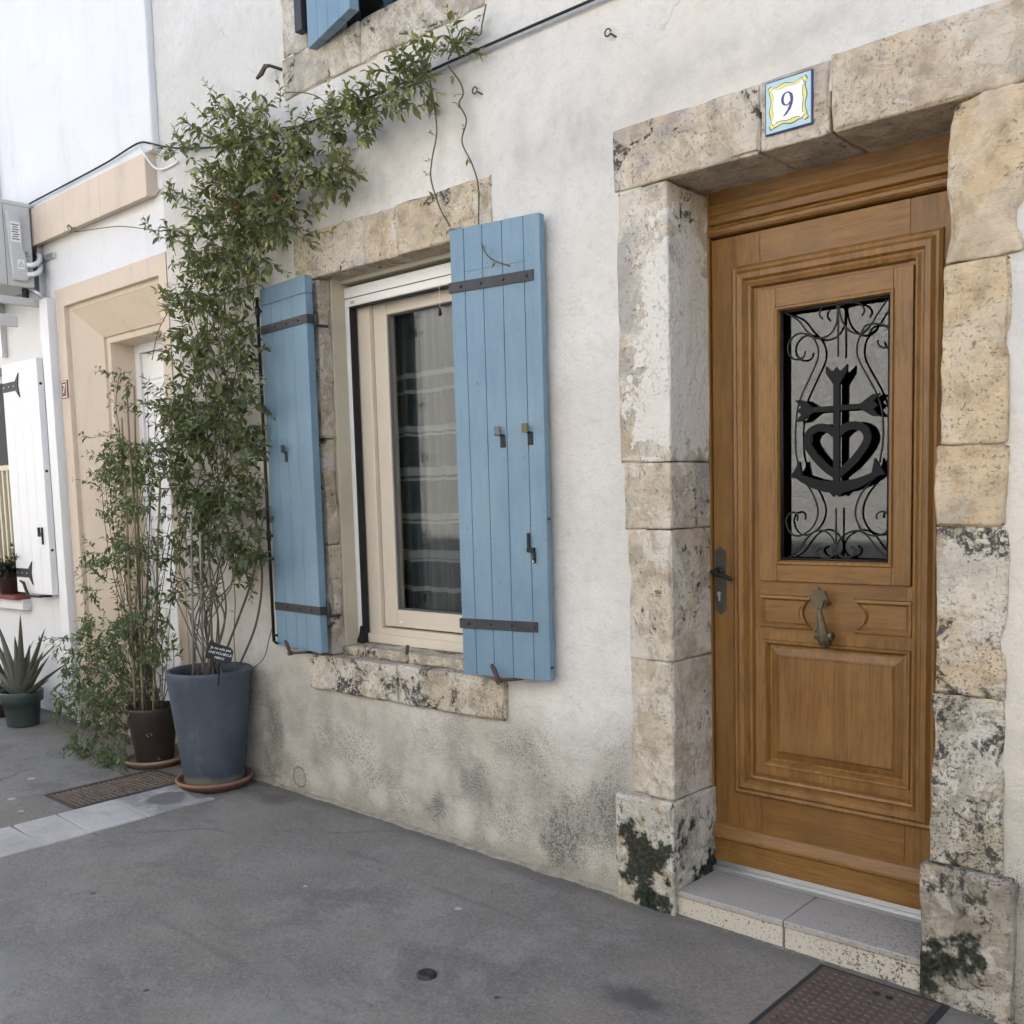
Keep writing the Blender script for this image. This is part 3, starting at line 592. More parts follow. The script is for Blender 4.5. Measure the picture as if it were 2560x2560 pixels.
# wrought grille in front of the pane
YG = .268
def zc(x, y): p = at(1900+.3831*x, 680+.383*y, YG); return (p.x, p.z)
gr = MB()
curves = [[(165, 268), (245, 310), (300, 380), (350, 430), (380, 500), (375, 575), (330, 680), (275, 800), (245, 900), (232, 1050), (236, 1180), (255, 1270)],
 [(830, 180), (770, 270), (720, 350), (660, 410), (635, 480), (640, 560), (690, 660), (750, 770), (790, 880), (805, 1000), (800, 1130), (780, 1250)],
 [(352, 432), (290, 402), (235, 410), (190, 460), (183, 520), (213, 562), (255, 570), (288, 550), (298, 515)], [(655, 412), (690, 350), (760, 338), (830, 360), (857, 420), (850, 470), (815, 495), (780, 483), (766, 445)],
 [(300, 380), (345, 425), (400, 432), (455, 408), (490, 360), (505, 300), (502, 225), (450, 210), (402, 236), (389, 280), (410, 306)], [(720, 360), (665, 403), (610, 396), (560, 360), (530, 300), (520, 225), (560, 205), (610, 198), (660, 212), (682, 250), (664, 286)],
 [(510, 205), (511, 400), (511, 552)], [(300, 1372), (345, 1450), (376, 1530), (375, 1600), (340, 1670), (280, 1715), (225, 1720), (185, 1682), (170, 1625), (190, 1580), (225, 1570), (246, 1590), (243, 1622)],
 [(722, 1370), (660, 1450), (625, 1540), (630, 1620), (670, 1690), (730, 1720), (790, 1715), (835, 1680), (846, 1620), (830, 1578), (795, 1562), (764, 1580), (762, 1612)],
 [(160, 1878), (240, 1830), (300, 1745), (360, 1695), (420, 1690), (470, 1730), (497, 1800), (480, 1850), (430, 1870), (385, 1850), (372, 1815), (402, 1796)], [(845, 1876), (770, 1810), (700, 1720), (640, 1690), (580, 1700), (525, 1740), (500, 1800), (520, 1850), (570, 1868), (610, 1845), (615, 1810), (590, 1795)],
 [(497, 1540), (497, 1700), (497, 1872)]]
for cv in curves:
    gr.tube([(zc(p.x, p.y)[0], YG, zc(p.x, p.y)[1]) for p in smooth_pts([(a, b, 0) for a, b in cv], 5)], .0036, 6)
gr.box(GL[0], GL[1], YG-.004, YG+.004, GL[2], GL[2]+.008).box(GL[0], GL[0]+.008, YG-.003, YG+.005, GL[2], GL[3]).box(GL[1]-.008, GL[1], YG-.003, YG+.005, GL[2], GL[3]).box(GL[0], GL[1], YG-.004, YG+.004, GL[3]-.008, GL[3])
gr.build('grille', IRON, door, smooth=True)
CX = zc(516, 900)[0]-.006; an = MB(); b0, b1 = YG-.010, YG+.004; zt, zb = zc(516, 690)[1], zc(516, 1400)[1]
zq = lambda y: zc(516, y)[1]
an.prism([(CX-.011, zb), (CX-.011, zt), (CX+.011, zt), (CX+.011, zb)], W, b0, b1)
zx = zq(888); an.prism([(CX-.105, zx-.009), (CX-.105, zx+.009), (CX+.105, zx+.009), (CX+.105, zx-.009)], W, b0+.0005, b1-.0005)
def trident(cx, cz, dx, dz, s):
    """crescent with three points at the end of an arm, opening along (dx, dz)"""
    pts = [(-.006, -.009), (.010, -.020), (.030, -.033), (.052, -.034), (.040, -.022), (.032, -.012), (.038, -.006), (.046, 0), (.038, .006), (.032, .012), (.040, .022), (.052, .034), (.030, .033), (.010, .020), (-.006, .009)]
    return [(cx+(a*dx-b*dz)*s, cz+(a*dz+b*dx)*s) for a, b in pts]
an.prism(trident(CX, zt-.016, 0, 1, 1.12), W, b0-.0012, b1-.0004); an.prism(trident(CX-.094, zx, -1, 0, 1.12), W, b0-.0007, b1-.0008); an.prism(trident(CX+.094, zx, 1, 0, 1.12), W, b0-.0007, b1-.0008)
for sg in (-1, 1):
    ht = [(0, zq(1325)), (.035, zq(1280)), (.075, zq(1205)), (.103, zq(1130)), (.109, zq(1085)), (.097, zq(1035)), (.066, zq(1008)), (.032, zq(1018)), (.006, zq(1055))]
    an.strip([(CX+sg*p.x, p.y) for p in smooth_pts([(a, b, 0) for a, b in ht], 4)], .0135, W, b0+.0012+.0005*sg, b1-.0014-.0003*sg)
ac = [(-.158, zq(1300)), (-.128, zq(1340)), (-.082, zq(1378)), (-.036, zq(1400)), (0, zq(1404)), (.036, zq(1400)), (.082, zq(1378)), (.128, zq(1340)), (.158, zq(1300))]
an.strip([(CX+a, c) for a, c in ac], [.004, .012, .016, .019, .021, .019, .016, .012, .004], W, b0-.0018, b1-.0002)
for sg in (-1, 1): an.prism([(CX+sg*.122, ac[1][1]-.012), (CX+sg*.136, ac[0][1]+.040), (CX+sg*.152, ac[0][1]+.012), (CX+sg*.172, ac[0][1]-.016), (CX+sg*.150, ac[0][1]-.020)], W, b0-.0026, b1-.0012)
an.prism([(CX-.03, ac[4][1]-.014), (CX-.010, ac[4][1]-.034), (CX, ac[4][1]-.026), (CX+.010, ac[4][1]-.034), (CX+.03, ac[4][1]-.014)], W, b0+.0025, b1-.0024)
an.build('anchor_cross_heart', plain('matt_black_iron', (.006, .0065, .008), .62, .2, 30, 0, .15, .25), door)

# ------------------------------------------------------------------ main window
ws = empty('window_surround', (-3.51, 0, .65), house); ws['label'] = 'lichen-stained limestone frame around the main window'
def wst(x0, x1, z0, z1, mat, seed, yf=-.006, yb=.13, amp=.0035, chip=.008, g=.0012): rough_block('stone', x0, x1, yf, yb, z0+g, z1-g, mat, ws, seed, amp=amp, chip=chip)
wst(-4.192, -3.656, 2.672, 2.896, ST_WIN, 21); wst(-3.656, -3.425, 2.672, 2.896, ST_WIN, 22, -.004); wst(-3.425, -2.845, 2.672, 2.896, ST_WIN, 23, -.008)
for i, (z0, z1) in enumerate(((.82, 1.373), (1.373, 1.90), (1.90, 2.670))):
    wst(-4.19, -4.012, z0, z1, ST_WIN, 24+i, -.004, .075, chip=.014); wst(-3.008, -2.83, z0, z1, ST_WIN, 27+i, -.004, .075)
wst(-4.186, -3.515, .640, .820, ST_SILL, 30, -.032, .10, amp=.006, chip=.011); wst(-3.512, -2.836, .640, .820, ST_SILL, 31, -.030, .10, amp=.006, chip=.011)
wst(-4.0, -3.53, .815, .868, ST_SILL, 32, .045, .2, amp=.005, chip=.011); wst(-3.515, -3.02, .815, .868, ST_SILL, 33, .048, .2, amp=.005, chip=.011)
REV = plain('cream_reveal_plaster', (.52, .47, .36), .9, .12, 5, 0, .5)
MB().box(-4.12, -4.004, .072, .36, .82, 2.70).box(-3.016, -2.90, .072, .36, .82, 2.70).box(-4.004, -3.016, .128, .36, 2.655, 2.80).box(-4.12, -2.90, .102, .36, .70, .822).build('reveal_plaster', REV, ws, bevel=.004)
win = empty('main_window', (-3.51, .15, .87), house); win['label'] = 'beige framed window with white roller-screen frame and striped net curtain'
# white roller insect-screen frame
MB().box(-4.004, -3.016, .150, .20, 2.545, 2.640).build('screen_cassette', WHITE, win, bevel=.006)
MB().box(-4.0, -3.02, .147, .15, 2.583, 2.587).build('cassette_seam', METAL_D, win)
MB().box(-3.955, -3.925, .1485, .1495, 2.556, 2.57).build('maker_label', plain('label_grey', (.45, .45, .45), .5), win)
for x0, x1 in ((-4.004, -3.975), (-3.045, -3.016)): MB().box(x0, x1, .152, .198, .868, 2.545).build('screen_guide', WHITE, win, bevel=.003)
for x0, x1 in ((-3.975, -3.966), (-3.054, -3.045)): MB().box(x0, x1, .156, .195, .868, 2.545).build('brush_seal', BLACK_R, win)
MB().box(-3.975, -3.045, .157, .19, 2.538, 2.546).build('brush_seal', BLACK_R, win)
MB().prism([(-4.0, .868), (-4.0, .885), (-3.985, .905), (-3.972, .955), (-3.958, .955), (-3.95, .868)], W, .138, .156).build('screen_foot', BLACK_R, win, bevel=.002)
# beige fixed frame and sash
for x0, x1 in ((-4.004, -3.885), (-3.135, -3.016)): MB().box(x0, x1, .205, .28, .868, 2.65).build('frame_stile', BEIGE, win, bevel=.004)
MB().box(-3.885, -3.135, .205, .28, 2.560, 2.65).build('frame_head', BEIGE, win, bevel=.004)
MB().box(-3.885, -3.135, .205, .28, .868, .945).box(-4.0, -3.02, .185, .204, .868, .915).build('frame_sill', BEIGE, win, bevel=.004)
for x0, x1 in ((-3.882, -3.785), (-3.235, -3.138)): MB().box(x0, x1, .228, .285, .952, 2.556).build('sash_stile', BEIGE, win, bevel=.006)
for z0, z1 in ((2.49, 2.556), (.952, 1.040)): MB().box(-3.785, -3.235, .229, .284, z0, z1).build('sash_rail', BEIGE, win, bevel=.006)
MB().ring((-3.787, -3.233, 1.038, 2.492), [(0, .238), (.006, .236), (.012, .248)]).build('glazing_gasket', METAL_D, win)
MB().box(-3.79, -3.23, .250, .252, 1.03, 2.50).build('pane', GLASS, win)
MB().box(-3.80, -3.22, .272, .274, 1.03, 2.50).build('pane', GLASS, win)
MB().box(-3.765, -3.745, .2260, .2285, .975, .982).build('drain_slot', WHITE, win)
_pp = at(1100, 780, .14); MB().tube([(_pp.x, .14, 2.55), (_pp.x+.002, .14, 2.47), (_pp.x, .14, _pp.z+.012)], .0012, 5).build('pull_cord', WHITE_P, win)
MB().lathe([(0, .02), (.004, .018), (.009, -.006), (.007, -.016), (0, -.018)], (_pp.x, .14, _pp.z), 12).build('pull_bob', IRON, win, smooth=True)
MB().tube([(-3.52, .045, .862), (-3.52, .052, .905)], .008, 8).build('sill_pin', RUST, win)
def curtain():
    m = MB(); nx, nz = 90, 40
    for k in range(nz+1):
        for i in range(nx+1):
            x = -3.86+.75*i/nx; z = .98+1.62*k/nz
            y = .318+.016*math.sin(x*44+1.2*noise.noise(Vector((x*6, z*.6, 0))))+.008*noise.noise(Vector((x*12, z, 3)))
            m.v.append((x, y, z))
    for k in range(nz):
        for i in range(nx): a = k*(nx+1)+i; m.f.append((a, a+1, a+nx+2, a+nx+1))
    g = G('striped_voile'); z = g.math('ADD', g.z, g.math('MULTIPLY', g.noise(5, 2), .03))
    st = None
    for zc_, w in ((2.21, .012), (2.13, .008), (1.95, .014), (1.92, .006), (1.74, .02), (1.70, .006), (1.52, .014), (1.49, .006), (1.33, .02), (1.30, .006), (1.16, .012)):
        d = g.math('ABSOLUTE', g.math('SUBTRACT', z, zc_)); q = g.step(d, w*1.25, w*.8); st = q if st is None else g.math('MAXIMUM', st, q)
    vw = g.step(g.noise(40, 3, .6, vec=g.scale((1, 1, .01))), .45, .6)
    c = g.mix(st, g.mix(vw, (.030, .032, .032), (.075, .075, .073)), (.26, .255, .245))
    mat = g.out(c, .9); m.build('net_curtain', mat, win, smooth=True)
curtain()

# ------------------------------------------------------------------ shutters
def frame2(H, T):
    e = Vector((T[0]-H[0], T[1]-H[1], 0)); L = e.length; e.normalize(); n = Vector((e.y, -e.x, 0))
    if n.y > 0: n = -n
    return (lambda a, b, c: Vector((H[0], H[1], 0))+e*a+n*b+Vector((0, 0, c))), L
def shutter(F, L, z0, z1, cuts, label, straps, mats=(None, None), th=.036, rail=.085, parent=None, strap_from=0.0):
    sh = empty('shutter', F(0, 0, z0), parent or house); sh['label'] = label; paint, iron = mats
    ed = [0]+[c*L for c in cuts]+[L]
    for i in range(len(ed)-1):
        gp = .0011; MB().fbox(F, ed[i]+(gp if i else 0), ed[i+1]-(gp if i < len(ed)-2 else 0), -th, 0, z0, z1-(rail if i not in () else 0)).build('plank', paint, sh, bevel=.0024)
    if rail: MB().fbox(F, 0, L, -th, .0003, z1-rail+.0012, z1).build('top_rail', paint, sh, bevel=.0022)
    for zs, a0, a1, bolts in straps:
        m = MB().fbox(F, a0, a1, .0006, .0055, zs-.021, zs+.021)
        if a0 <= 0: m.fbox(F, a0-.004, a0+.001, -th-.02, .0052, zs-.0205, zs+.0205)
        o = m.build('strap', iron, sh, bevel=.0012)
        for b in bolts: MB().tube([F(b, .005, zs), F(b, .010, zs)], [.0075, .004], 8).build('bolt_head', iron, sh, smooth=True)
    return sh
F_R, L_R = frame2((-2.97, -.13), (-2.55, -.062))
sR = shutter(F_R, L_R, .850, 2.674, (.160, .370, .590, .825), 'blue plank shutter folded back to the right of the main window', ((2.444, -.006, .395, (.05, .15, .255, .365)), (1.067, -.006, .375, (.04, .145, .25, .36))), (BLUE, IRON_G), rail=0)
MB().fbox(F_R, .06, .36, .0002, .0014, 2.50, 2.502).build('scribed_line', plain('dark_blue_line', (.10, .19, .29), .7), sR)  # thin strip of darker blue laid across the boards
F_L, L_L = frame2((-3.984, -.10), (-4.412, -.060))
sL = shutter(F_L, L_L, .846, 2.670, (.30, .53, .76), 'narrow-looking blue plank shutter beside the climbing vine', ((2.464, -.008, .428, (.07, .18, .29)), (1.056, -.008, .426, (.07, .18, .30))), (BLUE, IRON_G), th=.04)
for sh, F, L, zs in ((sR, F_R, L_R, 2.444), (sR, F_R, L_R, 1.067), (sL, F_L, L_L, 2.464), (sL, F_L, L_L, 1.056)):
    MB().tube([F(-.012, -.045, zs-.034), F(-.012, -.045, zs+.034)], .010, 10).tube([F(-.012, -.045, zs-.03), F(-.012, -.11, zs-.03)], .007, 8).build('hinge_pin', IRON_G, sh, smooth=True)
# catches and latches
def catch(F, a, z, sh, col, flip=1):
    MB().fbox(F, a-.012, a+.012, .0005, .004, z-.062, z-.012).fbox(F, a-.006, a+.006, .004, .026, z-.016, z-.010).build('catch_plate', IRON, sh, bevel=.001)
    MB().fbox(F, a-.016-.008*flip, a+.012-.008*flip, .020, .030, z-.014, z+.022).build('catch_tongue', col, sh, bevel=.003)
catch(F_R, .232, 1.85, sR, plain('worn_steel', (.12, .13, .125), .4, .2, 50, .6)); catch(F_R, .362, 1.855, sR, plain('chipped_yellow', (.13, .13, .05), .5, .5, 40)); catch(F_L, .245, 1.855, sL, IRON_G, 1)
MB().fbox(F_R, .338, .350, .001, .012, 1.385, 1.445).fbox(F_R, .338, .372, .001, .016, 1.368, 1.388).fbox(F_R, .362, .374, .001, .012, 1.325, 1.37).build('latch', IRON, sR, bevel=.002)
MB().tube([F_R(.368, .012, 1.332), F_R(.368, .017, 1.332)], .005, 8).build('latch_screw', ALU, sR)
for a, z in ((L_R-.003, 1.50), (L_R-.003, .905)): MB().fbox(F_R, a, a+.012, -.02, -.005, z-.005, z+.005).build('edge_staple', IRON_G, sR)
# espagnolette rod on the left shutter's free edge
rod = MB().tube([F_L(L_L+.012, .012, .868), F_L(L_L+.012, .012, 1.6), F_L(L_L+.012, .012, 2.63)], .0085, 8).tube([F_L(L_L+.012, .012, .868), F_L(L_L-.03, .020, .862)], .007, 8)
for z in (.90, 1.42, 1.30, 2.56): rod.tube([F_L(L_L-.01, -.002, z), F_L(L_L+.014, .020, z)], .007, 6)
for z in (1.42, 2.56): rod.tube([F_L(L_L+.012, .012, z-.03), F_L(L_L+.012, .012, z-.012), F_L(L_L+.012, .012, z), F_L(L_L+.012, .012, z+.012), F_L(L_L+.012, .012, z+.03)], [.0088, .014, .011, .014, .0088], 8)
rod.build('bolt_rod', IRON, sL, smooth=True)
# shutter stays in the wall
def stay(p, flip=1):
    x, y, z = p; m = MB().tube([(x+.055*flip, .02, z+.002), (x+.055*flip, y*.5, z), (x, y, z)], [.006, .006, .007], 8)
    m.strip([(x, z), (x-.012, z+.018), (x-.024, z+.040), (x-.040, z+.062)], [.007, .009, .011, .005], W, y-.004, y+.004)
    m.tube([(x, y-.01, z), (x, y+.012, z)], .012, 10); return m.build('shutter_stay', RUST, house, smooth=False)
stay((-2.757, -.142, .846)); stay((-4.205, -.128, .832))

# upper window
uw = empty('upper_window', (-3.51, 0, 3.6), house); uw['label'] = 'upper window with flaking limestone sill and ajar blue shutter'
def ust(x0, x1, z0, z1, seed, yf=-.008, yb=.34): rough_block('stone', x0, x1, yf, yb, z0+.002, z1-.002, ST_UP, uw, seed, res=.035, amp=.006, chip=.013)
ust(-4.20, -3.62, 3.545, 3.735, 41, -.014); ust(-3.62, -2.86, 3.545, 3.735, 42, -.010); ust(-4.195, -4.005, 3.735, 4.5, 43); ust(-4.19, -4.0, 4.5, 5.3, 44); ust(-3.01, -2.84, 3.735, 4.5, 45); ust(-3.02, -2.84, 4.5, 5.3, 46); ust(-4.2, -2.83, 5.3, 5.52, 47)
MB().box(-4.005, -3.01, .24, .27, 3.735, 5.3).build('dark_pane', m_glass('upper_glass', (.5, .52, .55), 1.2), uw)
F_U, L_U = frame2((-3.945, -.048), (-3.505, -.158)); shutter(F_U, L_U, 3.70, 5.28, (.25, .5, .75), 'upper blue shutter standing ajar', ((4.2, -.004, .38, (.06, .2, .33)),), (BLUE, IRON_G), th=.045, rail=.1)
F_U2, L_U2 = frame2((-2.96, -.07), (-2.53, -.05)); shutter(F_U2, L_U2, 3.70, 5.28, (.25, .5, .75), 'upper blue shutter folded back', ((4.2, -.004, .38, (.06, .2, .33)),), (BLUE, IRON_G), th=.04, rail=.1)
MB().box(-4.04, -3.985, -.05, .01, 3.80, 3.99).build('hinge_block', IRON_G, uw, bevel=.004)
MB().tube([(-4.20, .02, 3.69), (-4.235, -.06, 3.705)], .008, 6).strip([(-4.235, 3.705), (-4.27, 3.712), (-4.30, 3.690), (-4.345, 3.675)], [.006, .010, .012, .004], W, -.068, -.056).build('shutter_stay', RUST, uw)

# ------------------------------------------------------------------ number tile 9
tile = thing('number_tile', 'glazed ceramic house number tile with a blue 9 in a yellow scroll border', 'number tile', (-1.542, -.01, 2.73))
tx0, tx1, tz0, tz1 = -1.623, -1.461, 2.732, 2.897; tc, tzc = (tx0+tx1)/2, (tz0+tz1)/2
CER = lambda n, c: plain(n, c, .18, .06, 30, 0, .02, .5)
MB().box(tx0, tx1, -.018, -.004, tz0, tz1).build('tile_body', CER('cobalt_edge', (.025, .035, .16)), tile, bevel=.002)
MB().box(tx0+.0045, tx1-.0045, -.0192, -.017, tz0+.0045, tz1-.0045).build('pale_blue_ground', CER('pale_blue_glaze', (.38, .55, .60)), tile)
def wavy(h, amp, ph, n=96):
    pts = []
    for i in range(n):
        t = i/n*4; s = int(t); f = t-s; w = amp*math.sin(f*math.pi*4+ph)
        q = -h+2*h*f; corner = .005*(1 if f < .06 or f > .94 else 0)
        e = h+w+corner; pts.append([(q, -e), (e, q), (-q, e), (-e, -q)][s])
    return [(tc+a, tzc+b) for a, b in pts]
MB().prism(wavy(.0625, .0035, .3), W, -.0202, -.018).build('scroll_outline', CER('dark_scroll_line', (.02, .05, .12)), tile)
MB().prism(wavy(.0600, .0030, .3), W, -.0210, -.018).build('yellow_scroll', CER('yellow_glaze', (.72, .66, .17)), tile)
MB().prism(wavy(.0515, .0016, 1.6), W, -.0218, -.018).build('inner_outline', CER('dark_inner_line', (.05, .09, .16)), tile)
MB().prism(wavy(.0500, .0016, 1.6), W, -.0226, -.018).build('white_field', CER('white_glaze', (.82, .83, .80)), tile)
bowl = [(tc-.002+.0155*math.cos(a), tzc+.0135+.0195*math.sin(a)) for a in [R(-38-q*14) for q in range(0, 24)]]
wid = [.0016+.0030*abs(math.cos(R(-38-q*14)))**1.5 for q in range(0, 24)]
nn = MB().strip(bowl, wid, W, -.0234, -.021)
nn.strip([(p.x, p.y) for p in smooth_pts([(tc+.0115, tzc+.026, 0), (tc+.0145, tzc+.012, 0), (tc+.0125, tzc-.004, 0), (tc+.005, tzc-.020, 0), (tc-.006, tzc-.032, 0), (tc-.014, tzc-.037, 0)], 4)], [.003]+[.0048]*4+[.0048]*4+[.0045]*4+[.0036]*4+[.0022]*3+[.0012], W, -.0235, -.021)
nn.build('numeral_nine', CER('cobalt_numeral', (.025, .03, .20)), tile)

# ------------------------------------------------------------------ cables and hooks on the facade
def cable(name, label, pts, r, mat=BLACK_R): return tag(MB().tube(smooth_pts(pts, 6), r, 6).build(name, mat, smooth=True), label, 'cable')
cable('wall_cable', 'black cable clipped along the white facade above the window', [(-5.41, -.055, 3.63), (-5.2, -.03, 3.56), (-4.8, -.025, 3.47), (-4.3, -.022, 3.41), (-3.98, -.022, 3.386), (-3.4, -.02, 3.382), (-2.9, -.02, 3.384), (-2.3, -.02, 3.382), (-1.5, -.02, 3.378), (0, -.02, 3.37), (2, -.02, 3.36)], .0055)
cable('wall_wire', 'thin pale wire running just under the black facade cable', [(-4.6, -.018, 3.42), (-3.98, -.018, 3.372), (-3.4, -.016, 3.366), (-2.9, -.014, 3.368), (-2.3, -.014, 3.366), (0, -.014, 3.35)], .004, plain('pale_wire', (.35, .35, .34), .5))
for u, v, lab in ((1526, 86, 'small rusty eye hook in the bare render above the door lintel'), (1193, 230, 'small rusty eye hook in the render beside the hanging tendrils')):
    p = at(u, v, -.012); m = MB().tube([(p.x+.018, .012, p.z-.012), (p.x+.012, -.014, p.z-.006), (p.x+.004, -.02, p.z)], .0035, 6)
    m.tube([(p.x-.006+.013*math.cos(a), -.02, p.z+.006+.013*math.sin(a)) for a in [k*math.pi/6 for k in range(12)]], .003, 6)
    tag(m.build('eye_hook', RUST, smooth=True), lab, 'hook', 'eye hooks in the facade')

# ------------------------------------------------------------------ neighbour house
nb = thing('neighbour_house', 'bright white house with beige door surround and white shutter', 'house', (-8, 4, 0))
NS = m_stone('neighbour_plaster_edge', (.6, .6, .58), (.45, .45, .43), .1, .4)
MB().box(-16, -5.405, -.045, .36, 3.60, 6.3).build('upper_wall', NWHITE, nb, bevel=.01)
m = MB()
for x0, x1, z0, z1 in ((-16, -8.75, -.05, 3.6), (-8.75, -7.70, -.05, .95), (-8.75, -7.70, 2.64, 3.6), (-7.70, -6.83, -.05, 3.6), (-6.83, -5.405, 2.98, 3.6), (-5.45, -5.405, -.05, 2.98)): m.box(x0, x1, .012, .36, z0, z1)
m.build('lower_wall', NWHITE, nb)
MB().box(-16, -5.41, 7.8, 8, -.1, 6.3).box(-16, -15.8, .36, 7.8, -.1, 6.3).box(-5.6, -5.41, .37, 7.8, -.1, 6.3).box(-16, -5.41, .37, 7.8, 3.2, 3.3).build('unseen_walls', NWHITE, nb)  # unseen shell, added so no sun leaks past this house
MB().prism([(-.28, 6.32), (4.0, 7.55), (8.3, 6.32), (8.3, 6.5), (4.0, 7.75), (-.28, 6.5)], lambda a, b, c: W(b, a, c), -16, -5.395).build('unseen_roof', TERRA, nb)  # unseen roof, put in as a sun block like the one next door
# string course of beige blocks
sc_ = empty('string_course', (-6.3, 0, 3.36), nb)
xs = [-7.6, -7.10, -6.52, -6.03, -5.47]
for a, b in zip(xs[:-1], xs[1:]): MB().prism([(.02, 3.372), (-.062, 3.352), (-.062, 3.592), (-.035, 3.605), (.02, 3.61)], lambda p, q, c: W(q, p, c), a+.0008, b-.0008).build('block', NBEIGE, sc_, bevel=.005)
# door surround: stepped, splayed architrave
sur = empty('door_surround', (-6.07, 0, 0), nb)
OX0, OX1, OZ = -6.853, -5.405, 3.043
def arch(prof, name, mat):
    """profile [(inset, y)] swept up the left side, over the head and down the right side"""
    mm = MB(); n = len(prof)
    for x, up in ((0, 0), (0, 1), (1, 1), (1, 0)):
        for i, y in prof: mm.v.append(((OX0+i) if x == 0 else (OX1-max(0, i-.02)*.94), y, (OZ-i) if up else -.05))
    for s in range(3):
        for j in range(n-1): mm.f.append((s*n+j, s*n+j+1, (s+1)*n+j+1, (s+1)*n+j))
    return mm.build(name, mat, sur)
arch([(-.002, .02), (0, 0.0), (.004, -.004), (.116, -.004), (.120, .0), (.120, .03), (.148, .034), (.15, .038)], 'outer_architrave', NBEIGE)
arch([(.148, .036), (.330, .150), (.334, .152), (.336, .170), (.372, .172), (.376, .176), (.376, .36)], 'splayed_architrave', NBEIGE)
nd = empty('panel_door', (-6.07, .35, .1), nb)
for x0, x1 in ((-6.48, -6.425), (-5.765, -5.70)): MB().box(x0, x1, .34, .40, .05, 2.68).build('frame_stile', WHITE, nd, bevel=.004)
MB().box(-6.425, -5.765, .34, .40, 2.61, 2.68).build('frame_head', WHITE, nd, bevel=.004)
MB().box(-6.42, -5.77, .358, .40, .06, 2.605).build('leaf', WHITE, nd, bevel=.004)
for z0, z1 in ((.25, .95), (1.10, 2.45)):
    for x0, x1 in ((-6.35, -6.12), (-6.07, -5.84)): MB().ring((x0, x1, z0, z1), [(0, .358), (.006, .344), (.02, .344), (.03, .353), (.05, .350), (.06, .354)]).build('panel_moulding', WHITE, nd)
MB().box(-6.44, -5.75, .02, .36, -.05, .10).build('door_sill', NBEIGE, nd, bevel=.006)
MB().tube([(-6.37, .352, 1.28), (-6.37, .315, 1.28), (-6.30, .312, 1.278)], .009, 8).box(-6.39, -6.35, .350, .358, 1.14, 1.34).build('door_handle', ALU, nd)
# window with rail and interior
nw = empty('neighbour_window', (-8.2, .1, .96), nb)
MB().box(-9.2, -7.3, 2.5, 2.55, .1, 3.1).box(-9.25, -9.2, .37, 2.5, .1, 3.1).box(-7.3, -7.25, .37, 2.5, .1, 3.1).box(-9.2, -7.3, .37, 2.5, .08, .12).box(-9.2, -7.3, .37, 2.5, 3.08, 3.12).build('room', ROOMW, nw)
for x0, x1, z0, z1 in ((-8.75, -8.69, .95, 2.64), (-7.76, -7.70, .95, 2.64), (-8.69, -7.76, 2.58, 2.64), (-8.69, -7.76, .97, 1.03), (-8.25, -8.2, 1.03, 2.58)): MB().box(x0, x1, .2, .26, z0, z1).build('window_frame', WHITE, nw, bevel=.004)
MB().box(-8.7, -7.75, .23, .232, 1.0, 2.6).build('pane', m_glass('neighbour_glass', (.7, .72, .72), 2.0), nw)
MB().box(-8.75, -7.68, .03, .06, 1.885, 1.925).build('rail_top', CREAM, nw, bevel=.003)
for i in range(13): MB().box(-8.73+.085*i, -8.70+.085*i, .034, .056, .97, 1.885).build('rail_bar', CREAM, nw, bevel=.003)
MB().box(-8.85, -7.625, -.10, .3, .925, .960).build('clay_sill', REDT, nw, bevel=.012)
MB().box(-8.85, -7.615, -.055, .02, .845, .927).build('sill_apron', NWHITE, nw, bevel=.008)
F_N, L_N = frame2((-7.66, -.062), (-7.085, -.058))
sN = shutter(F_N, L_N, .985, 2.626, (.25, .5, .75), 'white plank shutter with fork-ended black straps', (), (WHITE, IRON), th=.045, rail=0)
for zs in (2.464, 1.13):
    MB().prism([(.02, zs-.032), (.02, zs+.032), (.225, zs+.032), (.25, zs+.055), (.285, zs+.085), (.272, zs+.045), (.262, zs), (.272, zs-.045), (.285, zs-.085), (.25, zs-.055), (.225, zs-.032)], F_N, .001, .007).build('strap', IRON, sN)
    for a in (.04, .12, .2): MB().tube([F_N(a, .006, zs), F_N(a, .010, zs)], .006, 8).build('screw_head', ALU, sN)
MB().fbox(F_N, .44, .50, .001, .012, 1.395, 1.425).fbox(F_N, .44, .452, .001, .016, 1.395, 1.46).fbox(F_N, .482, .500, .001, .010, 1.34, 1.46).build('latch', IRON, sN, bevel=.002)
for z in (2.45, 1.85, 1.30): MB().tube([F_N(L_N+.0005, -.02, z), F_N(L_N+.003, -.02, z)], .010, 10).build('edge_plug', IRON, sN)
MB().tube([(-7.25, .03, .965), (-7.3, -.09, .968)], .008, 6).tube([(-7.22, -.085, .970), (-7.40, -.09, .968)], .009, 6).strip([(-7.40, .968), (-7.44, 1.01), (-7.475, 1.06), (-7.53, 1.075)], [.010, .012, .010, .004], W, -.098, -.085).build('shutter_stay', IRON, nb)
# trunking and pipe down the wall
tr = thing('pipe_trunking', 'white plastic trunking running down from the air conditioner beside the beige surround', 'trunking', (-6.95, 0, .1))
MB().box(-6.985, -6.868, -.055, .012, .16, 2.995).build('duct', WHITE_P, tr, bevel=.004)
MB().tube([(-6.89, -.02, .16), (-6.885, -.022, .10)], .014, 8).build('drain_pipe', WHITE_P, tr)
